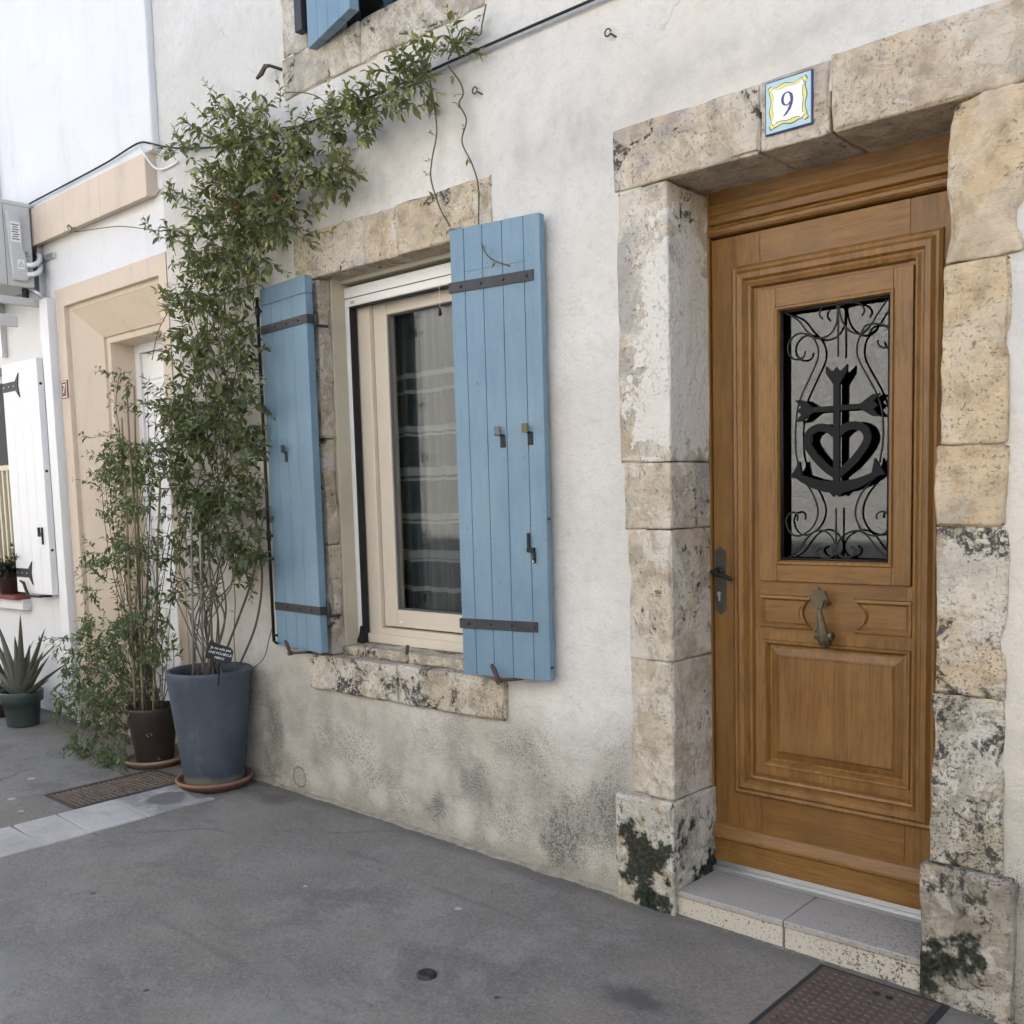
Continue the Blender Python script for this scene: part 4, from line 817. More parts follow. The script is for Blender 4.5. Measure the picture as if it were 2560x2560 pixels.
# number plaque 7
pq = thing('number_plaque', 'small red-brown enamel plaque with a white 7 on the beige surround', 'number plaque', (-6.79, -.006, 2.33))
MB().box(-6.835, -6.742, -.012, -.003, 2.325, 2.445).build('plate', plain('red_enamel', (.20, .055, .035), .4), pq, bevel=.002)
MB().ring((-6.829, -6.748, 2.331, 2.439), [(0, -.0125), (.004, -.0130), (.006, -.0125)]).build('white_line', WHITE, pq)
text_mesh('7', .085, lambda a, b, c: W(-6.789+a, -.0135+b, 2.385+c)).build('numeral_seven', WHITE, pq)
# downpipe at the far edge of the view
tag(MB().tube([(-7.52, -.09, 3.72), (-7.52, -.09, 6.2)], .035, 14).build('downpipe', plain('blue_grey_zinc', (.42, .45, .50), .5, .05, 6, .3), smooth=True), 'pale blue-grey downpipe above the air conditioner', 'downpipe')

# ------------------------------------------------------------------ air conditioner
ac_ = thing('air_conditioner', 'grey outdoor air conditioner unit on a wall bracket', 'air conditioner', (-7.35, -.2, 3.05))
AX = -6.975
MB().box(-7.80, AX, -.40, -.075, 3.065, 3.60).build('casing', METAL_W, ac_, bevel=.012)
MB().box(-7.81, AX+.006, -.408, -.068, 3.588, 3.618).build('lid', METAL_W, ac_, bevel=.008)
MB().box(AX-.002, AX+.0015, -.255, -.252, 3.07, 3.585).build('panel_seam', METAL_D, ac_)
FA = lambda a, b, c: W(AX-b, a, c)
MB().prism([(-.245, 3.54), (-.17, 3.535), (-.155, 3.50), (-.15, 3.30), (-.135, 3.27), (-.125, 3.12), (-.14, 3.10), (-.225, 3.10), (-.235, 3.30)], FA, -.035, .001).build('valve_cover', METAL_W, ac_, bevel=.008)
MB().box(AX+.0345, AX+.0365, -.226, -.165, 3.345, 3.475).build('rating_label', WHITE, ac_)
m = MB()
for i in range(7): m.box(AX+.0362, AX+.0368, -.22+.004*(i % 3), -.172-.008*(i % 2), 3.36+.0155*i, 3.367+.0155*i)
m.build('label_print', METAL_D, ac_)
MB().box(AX+.0345, AX+.0365, -.195, -.150, 3.175, 3.235).build('warning_label', WHITE, ac_)
for cy, czz, xx in ((-.172, 3.205, AX+.0368), (-.115, 3.285, AX+.002)):
    tri = [(cy-.018, czz-.014), (cy, czz+.018), (cy+.018, czz-.014)]
    MB().strip(tri+[tri[0]], .0016, lambda a, b, c: W(xx+b, a, c), 0, .0008).box(xx, xx+.001, cy-.0015, cy+.0015, czz-.006, czz+.006).build('warning_triangle', IRON, ac_)
for z0, r in ((3.205, .016), (3.145, .016)):
    MB().tube(smooth_pts([(AX+.03, -.13, z0), (AX+.05, -.10, z0+.004), (AX+.04, -.06, z0+.03), (AX+.0, -.03, z0+.075), (AX-.05, -.02, z0+.10)], 5), r, 10).build('insulated_pipe', WHITE_P, ac_, smooth=True)
for x in (-7.05, -7.75): MB().box(x, x+.04, -.03, .012, 2.70, 3.36).build('wall_rail', ALU, ac_, bevel=.002)
for x in (-7.03, -7.73): MB().box(x-.02, x+.02, -.42, -.02, 2.955, 3.005).build('bracket_arm', METAL_W, ac_, bevel=.003)
MB().box(-7.85, -6.82, -.012, .012, 3.255, 3.29).build('cross_rail', ALU, ac_, bevel=.002)
for x in (-7.03, -7.73):
    for y in (-.36, -.12): MB().tube([(x, y, 3.005), (x, y, 3.066)], .022, 10).build('rubber_foot', BLACK_R, ac_)
MB().prism([(-.33, 2.80), (-.33, 2.88), (-.20, 2.88), (-.20, 2.80)], FA, .01, .03).build('drip_tray', METAL_W, ac_, bevel=.004)
MB().tube([(AX+.0, -.10, 3.06), (AX+.03, -.07, 3.03), (AX+.04, -.03, 2.99)], .014, 8).build('hose', ALU, ac_, smooth=True)
cable('corner_cable', 'pair of black cables running along the beige string course', [(-7.2, -.07, 3.60), (-7.0, -.07, 3.622), (-6.4, -.068, 3.63), (-5.9, -.07, 3.635), (-5.52, -.075, 3.650), (-5.41, -.055, 3.63)], .0055)
cable('white_wall_wire', 'white wire bent round the corner of the string course', [(-5.50, -.07, 3.63), (-5.45, -.06, 3.56), (-5.41, -.03, 3.50), (-5.33, -.012, 3.485), (-5.2, -.012, 3.49)], .006, WHITE_P)

# ------------------------------------------------------------------ opposite house (seen in the panes; its sunlit wall lights the lane)
def m_rough():
    g = G('white_roughcast'); n = g.noise(24, 5, .65); c = g.mix(g.noise(1.5, 4), (.70, .685, .655), (.78, .77, .74))
    return g.out(c, .95, g.bump(n, .9, .03), spec=.2)
op = thing('opposite_house', 'white roughcast house across the lane, mirrored in the window panes', 'house', (-3, -6, 0))
RC = m_rough()
m = MB()
for x0, x1, z0, z1 in ((-20, -7.2, -.1, 6.0), (-7.2, -6.2, -.1, 1.0), (-7.2, -6.2, 2.3, 6.0), (-6.2, 10, -.1, 6.0)): m.box(x0, x1, -5.7, -5.4, z0, z1)
m.build('wall', RC, op)
MB().box(-20, 10, -12, -11.7, -.1, 6).box(-20, -19.7, -11.7, -5.7, -.1, 6).box(9.7, 10, -11.7, -5.7, -.1, 6).build('unseen_walls', RC, op)
MB().prism([(-5.15, 6.0), (-8.6, 7.3), (-12.2, 6.0), (-12.2, 6.15), (-8.6, 7.5), (-5.15, 6.15)], lambda a, b, c: W(b, a, c), -20, 10).build('unseen_roof', TERRA, op)
MB().box(-7.2, -6.2, -5.65, -5.6, 1.0, 2.3).build('pane', DARK, op)
for x0, x1 in ((-7.75, -7.22), (-6.18, -5.65)): MB().box(x0, x1, -5.39, -5.35, .95, 2.35).build('shutter', IRON_G, op)

# ------------------------------------------------------------------ pots
def m_pot():
    g = G('blue_grey_pot_glaze'); n = g.noise(3.5, 6, .62); c = g.mix(g.step(n, .35, .68), (.050, .065, .086), (.086, .101, .121))
    c = g.mix(g.mul(g.step(g.noise(6, 6, .7, vec=g.scale((1, 1, .35))), .54, .72), .45), c, (.15, .16, .165))
    c = g.mix(g.mul(g.step(g.noise(2.2, 5, .6, vec=g.scale(off=(3, 3, 1))), .54, .68), .6), c, (.038, .050, .075))
    low = g.math('ADD', g.z, g.math('MULTIPLY', g.noise(7, 5), .08)); c = g.mix(g.mul(g.step(low, .19, .155), .75), c, (.24, .225, .18))
    c = g.mix(g.mul(g.step(g.noise(60, 3), .66, .70), .5), c, (.02, .025, .03))
    return g.out(c, .62, g.bump(g.noise(22, 5), .18, .004), spec=.35)
PC = Vector((-4.835, -.215, .064))
def dish(name, c, r, h, mat, label):
    m = MB().lathe([(0, .004), (r*.82, .004), (r*.86, 0), (r*.95, h*.6), (r, h*.72), (r, h), (r-.016, h), (r*.9, h*.55), (r*.84, .016), (0, .014)], c, 48, .01)
    return tag(m.build(name, mat, smooth=True), label, 'saucer')
dish('plant_saucer', (PC.x, PC.y, PC.z), .208, .050, TERRA, 'terracotta saucer under the tall blue-grey pot')
pot = thing('tall_planter', 'tall tapered blue-grey planter holding the climbing vine', 'planter', PC)
MB().lathe([(0, .018), (.150, .018), (.158, .024), (.168, .11), (.195, .36), (.220, .585), (.2255, .607), (.227, .630), (.225, .640), (.217, .644), (.203, .642), (.197, .632), (.195, .60), (.19, .54)], PC, 64, .006).build('body', m_pot(), pot, smooth=True)
def soil(c, r, z, parent):
    m = MB(); n = 14
    for j in range(n+1):
        for i in range(28):
            q = r*j/n; a = 2*math.pi*i/28; x, y = q*math.cos(a), q*math.sin(a)
            m.v.append((c[0]+x, c[1]+y, c[2]+z+.012*noise.noise(Vector((x*25, y*25, c[0])))))
    for j in range(n):
        for i in range(28): m.f.append((j*28+i, j*28+(i+1) % 28, (j+1)*28+(i+1) % 28, (j+1)*28+i))
    m.build('soil', SOIL, parent, smooth=True)
soil(PC, .194, .595, pot)
BC = Vector((-5.50, -.205, .072))
dish('plant_saucer', (BC.x, BC.y, BC.z), .175, .045, TERRA2, 'dusty terracotta saucer under the brown plastic pot')
bp = thing('brown_pot', 'brown plastic flowerpot with the leafy shrub', 'flowerpot', BC)
BPM = plain('brown_plastic', (.048, .036, .034), .5, .15, 8, 0, .1)
MB().lathe([(0, .016), (.100, .016), (.105, .022), (.132, .235), (.138, .24), (.148, .335), (.150, .345), (.143, .347), (.139, .30), (.135, .25)], BC, 48).build('body', BPM, bp, smooth=True)
soil(BC, .138, .29, bp)
m = MB()
for a, z, w in ((-.78, .20, .022), (-.62, .205, .016), (-.35, .06, .016)):
    for k in range(2): m.lathe([(0, 0), (.006, .002), (0, .004)], (BC.x+.130*math.cos(a+k*.05)-.002*k, BC.y+.130*math.sin(a+k*.05), BC.z+z-.01*k), 6)
m.build('bird_dropping', plain('pale_dropping', (.55, .55, .52), .8), bp)
AC = Vector((-7.13, -.30, .103))
ap = thing('green_pot', 'dark green flowerpot holding the aloe', 'flowerpot', AC)
GPM = plain('dark_green_plastic', (.060, .084, .077), .5, .1, 8, 0, .1)
MB().lathe([(0, .0), (.100, .0), (.104, .006), (.120, .165), (.138, .168), (.143, .235), (.141, .242), (.132, .242), (.128, .2), (.125, .19)], AC, 48).build('body', GPM, ap, smooth=True)
soil(AC, .128, .20, ap)
DC = Vector((-7.52, -.22, .115))
dp = thing('dark_pot', 'almost black flowerpot half hidden behind the aloe', 'flowerpot', DC)
MB().lathe([(0, 0), (.11, 0), (.13, .08), (.14, .17), (.135, .21), (.125, .21), (.12, .17)], DC, 36).build('body', plain('black_plastic', (.018, .018, .02), .5), dp, smooth=True); soil(DC, .122, .17, dp)

# ------------------------------------------------------------------ aloe
def aloe(c, leaves, name, label):
    pl = thing(name, label, 'aloe', c)
    for (az, tilt, L, w, tw) in leaves:
        mm = MB(); n = 9; d = Vector((math.cos(az), math.sin(az), 0)); sd_ = Vector((-d.y, d.x, 0)); t = random.random()
        p = Vector(c)+d*.015; ang = tilt
        for i in range(n+1):
            f = i/n; hw = w*(1-f)**.75*(1.0 if f > .1 else .8+2*f); th_ = hw*.38
            up = Vector((0, 0, 1))*math.cos(ang)-d*math.sin(ang) if False else (Vector((0, 0, 1))*math.sin(ang)-d*math.cos(ang))
            mm.v += [tuple(p+sd_*hw+up*(-hw*.35)), tuple(p+up*.002), tuple(p-sd_*hw+up*(-hw*.35)), tuple(p-up*(th_+.3*hw)*-1*-1)]
            mm.t += [min(1, .25+.5*f+.25*t)]*4
            p = p+(d*math.sin(ang)+Vector((0, 0, 1))*math.cos(ang))*(L/n); ang += tw/n
        for i in range(n):
            for k in range(4): mm.f.append((i*4+k, i*4+(k+1) % 4, (i+1)*4+(k+1) % 4, (i+1)*4+k))
        mm.f.append(tuple(n*4+k for k in range(4)))
        mm.build('leaf', LEAF_A, pl, smooth=True)
    return pl
_AL = []
for u, v, L in ((48, 1530, .60), (107, 1566, .58), (38, 1585, .42), (120, 1637, .40), (105, 1625, .46), (120, 1700, .24), (178, 1655, .50), (30, 1605, .36), (66, 1605, .46), (-25, 1560, .55), (-40, 1640, .45), (0, 1552, .52)):
    tip = at(u, v, AC.y-.02+random.uniform(-.05, .05)); b = AC+Vector((0, 0, .2)); q = tip-b; h = math.hypot(q.x, q.y)
    _AL.append((math.atan2(q.y, q.x), math.atan2(h, max(.03, q.z))*.92, q.length*1.02, .034+.012*random.random(), .18))
for k in range(4): _AL.append((random.uniform(0, 6.28), random.uniform(.5, 1.0), .26, .028, .25))
aloe(AC+Vector((0, 0, .195)), _AL, 'aloe_plant', 'spiky grey-green aloe in the dark green pot')
aloe(DC+Vector((0, 0, .165)), [(random.uniform(0, 6.28), random.uniform(.15, .8), random.uniform(.3, .55), .035, .2) for _ in range(9)], 'aloe_plant', 'aloe with broad upright leaves in the almost black pot')

# ------------------------------------------------------------------ leafy plants
def leaf_geo(L, w, fold=.25, curl=.2):
    """one pointed leaf along +X, folded on its midrib"""
    v = [(0, 0, 0)]
    for f, q in ((.28, .82), (.55, 1.0), (.80, .55)):
        z = -curl*L*f*f; v += [(f*L, w*q, z+fold*w*q), (f*L, 0, z), (f*L, -w*q, z+fold*w*q)]
    v.append((L, 0, -curl*L)); return v, [(0, 2, 1), (0, 3, 2), (1, 2, 5, 4), (2, 3, 6, 5), (4, 5, 8, 7), (5, 6, 9, 8), (7, 8, 10), (8, 9, 10)]
def orient(p, d, up):
    x = d.normalized(); y = up.cross(x)
    if y.length < 1e-4: y = x.orthogonal()
    y.normalize(); z = x.cross(y); return Matrix(((x.x, y.x, z.x, p.x), (x.y, y.y, z.y, p.y), (x.z, y.z, z.z, p.z), (0, 0, 0, 1)))
def scatter_leaves(leaves, plant, mat, L, w, top=300):
    """leaves = [(matrix, tint)]: those nearest the lane become single leaf objects, the rest one foliage mesh"""
    var = []
    for i in range(10):
        v, f = leaf_geo(L, w*random.uniform(.85, 1.15), random.uniform(.1, .45), random.uniform(.05, .45)); var.append((v, f))
    me = {}
    leaves = sorted(leaves, key=lambda q: (q[0].translation-CAM).length)
    for M, t in leaves[:top]:
        i = random.randrange(10); b = min(4, int(t*5)); k = (i, b)
        if k not in me:
            d = bpy.data.meshes.new('leaf'); d.from_pydata(var[i][0], [], var[i][1]); a = d.attributes.new('tint', 'FLOAT', 'POINT'); a.data.foreach_set('value', [(b+.5)/5]*len(var[i][0])); d.materials.append(mat)
            d.polygons.foreach_set('use_smooth', [True]*len(d.polygons)); me[k] = d
        o = bpy.data.objects.new('leaf', me[k]); COL.objects.link(o); adopt(o, plant); o.matrix_basis = M
    m = MB()
    for M, t in leaves[top:]:
        v, f = var[random.randrange(10)]; m.add([M @ Vector(p) for p in v], f, t)
    o = m.build('foliage', mat, plant, smooth=True); o['kind'] = 'stuff'
def rv(s=1.0): return Vector((random.gauss(0, s), random.gauss(0, s), random.gauss(0, s)))
def shoot(m, leaves, p, d, L, step, lsize, tint0, tint1, grav=-.25, r=.0022, whorl=2, wall=None, spread=.9, keep=1.0):
    """twig with leaf pairs, growing from p along d"""
    n = max(2, int(L/step)); pts = [p.copy()]; d = d.normalized(); side = d.orthogonal().normalized(); a = random.uniform(0, 6.28)
    for i in range(n):
        d = (d+rv(.10)+Vector((0, 0, grav*.12))).normalized(); p = p+d*step
        if wall is not None and p.y > wall: p.y = wall-.004*random.random(); d.y = min(d.y, -.05)
        pts.append(p.copy()); f = (i+1)/n; a += 1.7
        for k in range(whorl):
            if random.random() > keep: continue
            b = a+k*2*math.pi/whorl; s = d.orthogonal().normalized(); w = d.cross(s); q = s*math.cos(b)+w*math.sin(b)
            ld = (d*(.55+.5*f)+q*spread+Vector((0, 0, -.18))+rv(.15)).normalized(); up = (Vector((0, -.25, 1))+rv(.35)).normalized()
            sz = lsize*random.choice((random.uniform(.45, .8), random.uniform(.75, 1.15), random.uniform(1.0, 1.4)))*(1.0-.45*f*f)
            M = orient(p, ld, up) @ Matrix.Scale(sz, 4); leaves.append((M, max(0, min(1, tint0+(tint1-tint0)*f*f+random.gauss(0, .10)))))
    m.tube(pts, [r*(1-.7*i/len(pts)) for i in range(len(pts))], 4, False)

# the climbing vine in the tall planter
vine = thing('climbing_vine', 'tall climbing vine with pointed glossy leaves trained up the house corner', 'climbing plant', PC+Vector((0, 0, .6)))
leaves = []; tw = MB(); st = MB()
def vp(u, v, y): return at(u, v, y)
main = [(520, 1680), (528, 1560), (540, 1420), (545, 1250), (548, 1080), (540, 930), (545, 780), (570, 640), (600, 520), (640, 420)]
for k in range(8):
    pts = []; o = random.uniform(-1, 1); last = random.choice((6, 7, 8, 9, 9)); ph = random.uniform(0, 6); su = random.uniform(18, 52)
    for i, (u, v) in enumerate(main[:last+1]):
        f = i/9; y = -.215*(1-f)**1.2-.06+random.uniform(-.03, .03)
        if i == 0: pts.append(PC+Vector((random.uniform(-.07, .07), random.uniform(-.08, .06), .60)))
        else: pts.append(vp(u+o*su*(.5+f)+34*math.sin(ph+i*2.1), v+random.uniform(-35, 35), y+random.uniform(-.04, .04)))
    r0 = random.choice((.0035, .0045, .0055, .007)); sp = smooth_pts(pts, 6); st.tube(sp, [r0*(1-.6*i/len(sp)) for i in range(len(sp))], 6)
for k in range(10):     # loops and bare runners round the foot
    a = vp(random.uniform(470, 560), random.uniform(1380, 1600), -.25+random.uniform(-.05, .1)); b = vp(random.uniform(430, 640), random.uniform(1180, 1480), -.18)
    mid = (a+b)/2+Vector((random.uniform(-.12, .12), random.uniform(-.08, .02), random.uniform(-.15, .05))); st.tube(smooth_pts([PC+Vector((random.uniform(-.08, .08), random.uniform(-.1, .05), .6)), a, mid, b], 6), .0032, 5)
for pts in ([(600, 1660), (640, 1560), (655, 1440), (640, 1300), (625, 1180)], [(560, 1640), (620, 1480), (645, 1380), (660, 1270)]): st.tube(smooth_pts([vp(u, v, -.12) for u, v in pts], 6), .006, 6)
st.build('stem', STEM, vine, smooth=True)
blobs = [(560, 330, 62, 50, 9), (640, 330, 62, 48, 9), (600, 420, 90, 62, 16), (700, 390, 75, 50, 12), (790, 345, 62, 36, 9), (870, 312, 54, 34, 9), (945, 255, 48, 30, 8), (1030, 195, 48, 28, 8), (1105, 140, 30, 22, 4), (560, 520, 72, 70, 16), (660, 500, 70, 70, 15), (760, 450, 62, 52, 11), (845, 440, 34, 36, 5), (535, 620, 66, 66, 13), (640, 600, 55, 66, 12), (715, 560, 46, 40, 7),
 (515, 710, 56, 56, 11), (600, 700, 48, 58, 10), (495, 800, 58, 58, 10), (590, 800, 48, 58, 9), (480, 895, 50, 50, 8), (570, 900, 58, 50, 10), (625, 880, 26, 50, 5), (490, 1000, 48, 50, 8), (580, 1000, 56, 50, 10), (480, 1100, 52, 48, 7), (570, 1100, 64, 50, 10), (628, 1150, 24, 50, 4), (500, 1200, 52, 40, 8), (575, 1230, 60, 40, 9), (545, 1310, 60, 38, 7), (612, 1290, 34, 30, 4), (560, 1390, 64, 40, 6), (630, 1400, 30, 34, 4), (500, 1290, 50, 44, 5), (480, 1400, 40, 40, 3), (560, 1470, 60, 30, 2), (455, 1150, 40, 50, 5), (450, 1040, 36, 50, 5), (430, 620, 16, 40, 3), (445, 505, 20, 30, 3), (450, 380, 22, 20, 3), (430, 760, 14, 30, 3)]
for u, v, su, sv, n in blobs:
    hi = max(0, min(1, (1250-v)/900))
    for k in range(int(n*(4.8 if v > 900 else 3.3 if v > 480 else 3.0))):
        a = random.uniform(0, 6.28); q = math.sqrt(random.random()); y = -.045-random.random()**1.3*(.23 if v > 500 else .17)
        p = vp(u+su*q*math.cos(a), v+sv*q*math.sin(a), y); p.y = min(p.y, -.03)
        d = Vector((math.cos(a)*.7*q+random.gauss(0, .5), -.35+random.gauss(0, .45), -math.sin(a)*.5*q+.25+random.gauss(0, .5)))
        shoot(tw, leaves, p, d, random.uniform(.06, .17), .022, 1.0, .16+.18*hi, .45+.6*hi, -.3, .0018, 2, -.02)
for u0, v0, u1, v1 in ((540, 290, 500, 168), (640, 260, 600, 215), (700, 270, 690, 180), (440, 400, 415, 370), (470, 500, 420, 460), (440, 640, 425, 610), (420, 780, 385, 735), (430, 900, 385, 870), (640, 560, 845, 560), (1130, 140, 1110, 110), (760, 300, 790, 260), (960, 250, 940, 200), (1020, 190, 1030, 140), (880, 420, 885, 480), (600, 1390, 660, 1370), (620, 1440, 640, 1520)):
    a, b = vp(u0, v0, -.09), vp(u1, v1, -.11); shoot(tw, leaves, a, b-a, (b-a).length, .026, .8, .35, .95, 0, .002, 2, -.02)
# thin runners over the facade and across the door surround next door
for pts, lf in (([(1075, 200), (1085, 260), (1092, 330), (1080, 400), (1078, 450), (1100, 520), (1125, 565)], 7), ([(1120, 165), (1150, 205), (1158, 235), (1148, 260), (1166, 300), (1155, 355), (1180, 410), (1196, 470), (1198, 580), (1220, 640), (1275, 665)], 8), ([(1120, 150), (1140, 100), (1160, 70), (1198, 88), (1205, 60), (1215, 10)], 5), ([(1140, 105), (1165, 88), (1195, 86)], 2), ([(705, 240), (715, 232), (760, 232), (800, 245), (830, 280)], 2), ([(480, 560), (440, 572), (395, 577), (330, 568), (280, 567), (200, 578), (178, 577), (168, 568), (172, 562), (180, 570), (176, 582)], 3), ([(610, 1680), (640, 1665), (662, 1640), (672, 1600), (680, 1570)], 0), ([(592, 1690), (585, 1600), (588, 1500), (580, 1420)], 1), ([(380, 900), (395, 830), (420, 780)], 3), ([(385, 1130), (372, 1110), (385, 1095), (400, 1105), (440, 1110)], 0)):
    Y = -.035 if pts[0][0] > 900 else -.12
    w = smooth_pts([vp(u, v, (-.185 if 1200 < u < 1300 and v > 560 else Y)) for u, v in pts], 6); tw.tube(w, .0034 if lf > 4 else .0026, 5)
    for k in range(lf):
        p = w[int((k+.6)/lf*(len(w)-1))]; shoot(tw, leaves, p, Vector((random.gauss(0, .6), -.6, random.uniform(-.6, .5))), .035, .014, .55, .4, .9, -.3, .0012, 2, -.015)
for u, v in ((375, 565), (378, 575), (370, 570)): p = vp(u, v, -.12); shoot(tw, leaves, p, Vector((-.4, -.3, .6)), .07, .018, .8, .2, .4, -.2, .0015)
tw.build('twigs', TWIG, vine, smooth=True)['kind'] = 'stuff'
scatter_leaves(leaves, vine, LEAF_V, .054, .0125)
for u, v in ((690, 500), (600, 520), (550, 1342)):
    fl = MB(); p = vp(u, v, -.24)
    for k in range(5): fl.add([(Matrix.Translation(p) @ Matrix.Rotation(k*1.25, 4, 'Y') @ Vector(q))[:] for q in leaf_geo(.026, .009, .3, -.4)[0]], leaf_geo(.026, .009)[1])
    fl.build('red_leaf', plain('red_leaf_blade', (.16, .03, .03), .5), vine)
# canes that hold it up
for k, (u0, v0, u1, v1, y) in enumerate(((500, 1670, 478, 1290, -.28), (522, 1690, 500, 1330, -.33), (565, 1620, 520, 1330, -.20), (440, 1250, 400, 1120, -.2))):
    p, q = PC+Vector((-.06+.05*k, -.06+.03*k, .58)), vp(u1, v1, y)
    tag(MB().tube([p, (p*2+q)/3, (p+q*2)/3, q], [.007, .0065, .006, .0055], 8).build('bamboo_cane', plain('grey_cane_skin', (.25, .22, .18), .6, .2, 14), smooth=True), 'grey cane leaning out of the tall planter towards the beige door surround' if k == 3 else 'upright grey weathered cane in the tall blue-grey planter', 'cane', 'grey canes in the tall planter')
# slate note
note = thing('slate_sign', 'small tilted slate with white handwriting in the tall planter', 'sign', at(545, 1690, -.33))
o_ = at(549, 1632, -.36); sx = Vector((.72, .64, -.24)).normalized(); sz_ = Vector((.2, .1, 1)).normalized(); sz_ = (sz_-sx*sz_.dot(sx)).normalized(); sn = sx.cross(sz_)
FS = lambda a, b, c: o_+sx*a+sz_*c+sn*b
MB().prism([(-.068, -.040), (-.066, .012), (-.058, .055), (-.02, .044), (.05, .038), (.068, .020), (.066, -.035), (.055, -.052), (-.01, -.046)], FS, -.004, .004).build('board', plain('dark_slate', (.016, .018, .024), .6, .2, 30, 0, .3), note, bevel=.0015)
FT = lambda a, b, c: FS(a, b+.0052, c)
for txt, zz, sz in (('Je ne suis pas', .022, .0185), ('UNE POUBELLE', -.003, .0165), ('MERCI', -.027, .0165)): text_mesh(txt, sz*1.06, lambda a, b, c, zz=zz: FT(a+.004, b, c+zz), .0004, .12).build('handwriting', plain('white_chalk_pen', (.8, .8, .8), .7), note)
MB().tube([FS(.0, -.006, -.02), at(545, 1690, -.33)-Vector((0, 0, .05))], .004, 6).build('stake', IRON, note)

# the shrub in the brown pot
shrub = thing('leafy_shrub', 'loose small-leaved jasmine shrub spilling from the brown pot', 'shrub', BC+Vector((0, 0, .3)))
leaves = []; tw = MB(); st = MB()
sb = [(395, 1000, 50, 40, 5, 0), (320, 950, 30, 20, 3, 0), (320, 1140, 64, 42, 22, 0), (290, 1200, 54, 34, 11, 0), (370, 1170, 46, 44, 13, 0), (350, 1250, 50, 44, 11, 0), (300, 1290, 44, 40, 7, 0), (290, 1380, 84, 38, 16, 0), (360, 1400, 64, 50, 14, 0), (420, 1480, 50, 40, 6, 0), (310, 1480, 80, 40, 7, 0), (300, 1570, 100, 50, 15, 0), (380, 1560, 70, 50, 12, 0), (240, 1620, 100, 56, 22, 0), (330, 1640, 100, 56, 26, 0), (410, 1650, 50, 60, 9, 0), (210, 1690, 70, 40, 10, 0), (290, 1720, 110, 50, 28, 0), (370, 1740, 50, 30, 6, 0), (205, 1760, 70, 36, 14, 0), (285, 1790, 95, 46, 24, 0), (250, 1860, 50, 40, 8, -1), (290, 1900, 40, 40, 8, -1), (285, 1950, 26, 30, 5, -1), (210, 1840, 40, 20, 4, -1), (440, 1340, 40, 40, 4, 0), (420, 1220, 34, 50, 4, 0)]
for u, v, su, sv, n, g_ in sb:
    for k in range(int(n*2.1)):
        a = random.uniform(0, 6.28); q = math.sqrt(random.random()); y = -.20+random.gauss(0, .09)
        if g_ < 0: y = -.40+random.gauss(0, .03)
        y = min(y, -.02); p = vp(u+su*q*math.cos(a), v+sv*q*math.sin(a), y); p.z = max(p.z, .13 if g_ == 0 else .10)
        d = Vector((random.gauss(-.35, .6), -.25+random.gauss(0, .5), random.gauss(.15, .5) if g_ == 0 else random.gauss(-.6, .4)))
        shoot(tw, leaves, p, d, random.uniform(.08, .20), .018, 1.0, .25, .75, -.35, .0013, 2, -.015, .8, .8)
    if n > 3:
        for k in range(2):
            b = vp(u+random.uniform(-su, su), v+random.uniform(-sv, sv), -.2+random.uniform(-.08, .08) if g_ == 0 else -.38); a_ = BC+Vector((random.uniform(-.08, .08), random.uniform(-.08, .08), .29))
            md = (a_+b)/2+Vector((random.uniform(-.08, .08), random.uniform(-.1, .05), .06 if g_ == 0 else .22)); sp = smooth_pts([a_, md, b], 7); st.tube(sp, [.003*(1-.6*i/len(sp)) for i in range(len(sp))], 5)
for pts in ([(300, 1800), (250, 1850), (200, 1890), (150, 1920), (122, 1922)], [(240, 1720), (170, 1735), (140, 1780), (150, 1820), (210, 1835)], [(300, 1640), (200, 1600), (130, 1595), (90, 1610)], [(320, 1430), (260, 1400), (230, 1420), (190, 1450)], [(330, 1250), (290, 1220), (240, 1190), (222, 1170)], [(320, 1110), (270, 1090), (225, 1095), (212, 1090)], [(300, 1080), (290, 1010), (300, 940), (330, 930)]):
    w = smooth_pts([vp(u, v, -.24) for u, v in pts], 6); tw.tube(w, .0022, 5)
    for k in range(7):
        p = w[int((k+.8)/7.5*(len(w)-1))]; shoot(tw, leaves, p, Vector((random.gauss(-.2, .6), -.4, random.uniform(-.3, .6))), .05, .017, .9, .25, .7, -.3, .0012, 2, -.015, .8)
st.build('stem', plain('dark_shrub_stem', (.07, .055, .04), .8, .3, 30), shrub, smooth=True); tw.build('twigs', TWIG, shrub, smooth=True)['kind'] = 'stuff'
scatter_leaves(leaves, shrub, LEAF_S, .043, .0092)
for k, (u0, v0, u1, v1, y) in enumerate(((318, 1760, 305, 1045, -.22), (345, 1790, 316, 960, -.25), (395, 1760, 335, 965, -.15), (425, 1760, 400, 1180, -.2))):
    q = vp(u1, v1, y); p = BC+Vector((-.07+.045*k, -.07+.04*(k % 2), .28)); n = 9
    pts = [p+(q-p)*i/n+Vector((.004*math.sin(i*1.3+k), 0, 0)) for i in range(n+1)]; rr = [.0085-.003*i/n for i in range(n+1)]
    m = MB().tube(pts, rr, 8)
    for i in range(1, n): m.tube([pts[i]-Vector((0, 0, .006)), pts[i], pts[i]+Vector((0, 0, .006))], [rr[i]*.9, rr[i]*1.22, rr[i]*.9], 8)
    tag(m.build('bamboo_cane', CANE, smooth=True), 'shortest tan bamboo cane in the brown pot, beside the tall planter' if k == 3 else 'long tan bamboo cane standing in the brown pot', 'cane', 'tan canes in the brown pot')
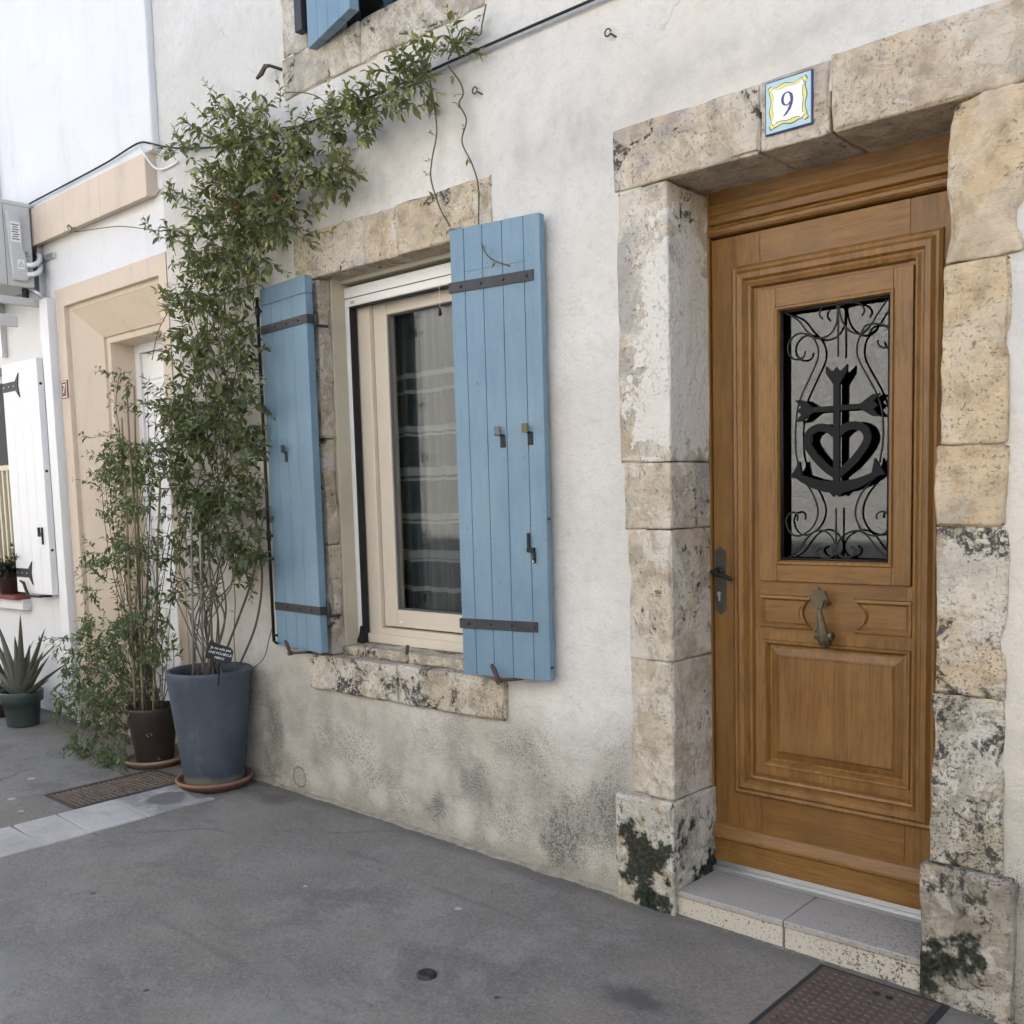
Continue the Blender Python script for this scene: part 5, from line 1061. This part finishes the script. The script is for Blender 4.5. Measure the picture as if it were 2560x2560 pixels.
# plants on the neighbour's sill
wp = thing('sill_pot', 'dark red flowerpot on the clay window sill', 'flowerpot', (-7.86, -.03, .96))
MB().lathe([(0, 0), (.07, 0), (.09, .13), (.10, .135), (.105, .17), (.095, .17), (.09, .14)], (-7.86, -.03, .96), 32).build('body', plain('dark_red_clay', (.07, .03, .026), .7), wp, smooth=True); soil((-7.86, -.03, .96), .092, .14, wp)
wpl = thing('sill_plant', 'dark bushy plant on the white house window sill', 'potted plant', (-7.86, -.03, 1.1)); leaves = []; tw = MB()
for k in range(70):
    a = random.uniform(0, 6.28); shoot(tw, leaves, Vector((-7.86+.05*math.cos(a), -.03+.05*math.sin(a), 1.10)), Vector((math.cos(a)*.6, math.sin(a)*.5, random.uniform(.2, 1.2))), random.uniform(.1, .3), .03, 1.2, .1, .5, -.5, .002, 2)
tw.build('twigs', TWIG, wpl)['kind'] = 'stuff'; scatter_leaves(leaves, wpl, LEAF_D, .05, .011, 120)

# ------------------------------------------------------------------ ironwork in the ground
gt = thing('drain_grate', 'rusty slotted drain grate beside the pale paving strip', 'drain grate', (-5.19, -.6, .07))
zg = gz(-5.19)+.006; x0, x1, y0, y1 = -5.35, -5.02, -.895, -.30
MB().box(x0-.012, x1+.012, y0-.012, y1+.012, zg-.03, zg-.014).build('pit', SOIL, gt)
MB().box(x0-.02, x0, y0-.02, y1+.02, zg-.03, zg+.004).box(x1, x1+.02, y0-.02, y1+.02, zg-.03, zg).box(x0, x1, y0-.02, y0, zg-.03, zg+.003).box(x0, x1, y1, y1+.02, zg-.03, zg+.003).build('rim', RUST, gt, bevel=.002)
RG = plain('rust_brown_bar', (.15, .115, .085), .85, .3, 30, .1, .5)
for i in range(21): y = y0+.012+(y1-y0-.024)*i/20; MB().box(x0, x1, y-.006, y+.006, zg-.016, zg+.0015).build('slat', RG, gt, bevel=.002)
for i in range(9): x = x0+.018+(x1-x0-.036)*i/8; MB().box(x-.005, x+.005, y0, y1, zg-.015, zg).build('cross_bar', RG, gt, bevel=.001)
mh = thing('iron_cover', 'brown studded cast-iron cover at the foot of the door step', 'manhole cover', (-1.2, -.4, 0))
x0, x1, y0, y1 = -1.398, -1.02, -.72, -.060; CI = plain('worn_cast_iron', (.115, .084, .071), .65, .3, 12, .2, .4)
FZ = lambda a, b, c: W(a, b, gz(a)+c)
MB().fbox(FZ, x0-.02, x1+.02, y0-.02, y1+.02, -.03, .004).build('frame', plain('dark_joint', (.03, .029, .03), .9), mh)
MB().fbox(FZ, x0, x1, y0, y1, -.02, .010).build('plate', CI, mh, bevel=.002)
sm = None; nxs, nys = 12, 21
for i in range(nxs):
    for j in range(nys):
        a, b = x0+.022+(x1-x0-.044)*i/(nxs-1), y0+.022+(y1-y0-.044)*j/(nys-1)
        if abs(a+1.175) < .04 and abs(b+.125) < .03: continue
        if sm is None:
            q = MB().prism([(-.009, -.009), (.009, -.009), (.009, .009), (-.009, .009)], lambda p, r_, c: W(p*(1 if r_ < .001 else .72), c*(1 if r_ < .001 else .72), r_), 0, .0028); o = q.build('stud', CI, mh); sm = o.data
        else: o = link('stud', sm, CI, mh)
        o.location = (a, b, gz(a)+.0098)
MB().tube([FZ(-1.195, -.125, .010), FZ(-1.195, -.125, .0125)], .012, 12).tube([FZ(-1.155, -.125, .010), FZ(-1.155, -.125, .0125)], .012, 12).build('lift_hole', BLACK_R, mh)
cp = thing('survey_cap', 'small round iron cap set in the open asphalt', 'cap', (-2.374, -.945, .02))
MB().lathe([(0, .004), (.014, .0045), (.016, .008), (.028, .008), (.033, .003), (.034, -.01)], (-2.374, -.945, gz(-2.374)+.004), 24).build('disc', plain('dark_steel', (.045, .045, .048), .5, .2, 30, .6), cp, smooth=True)
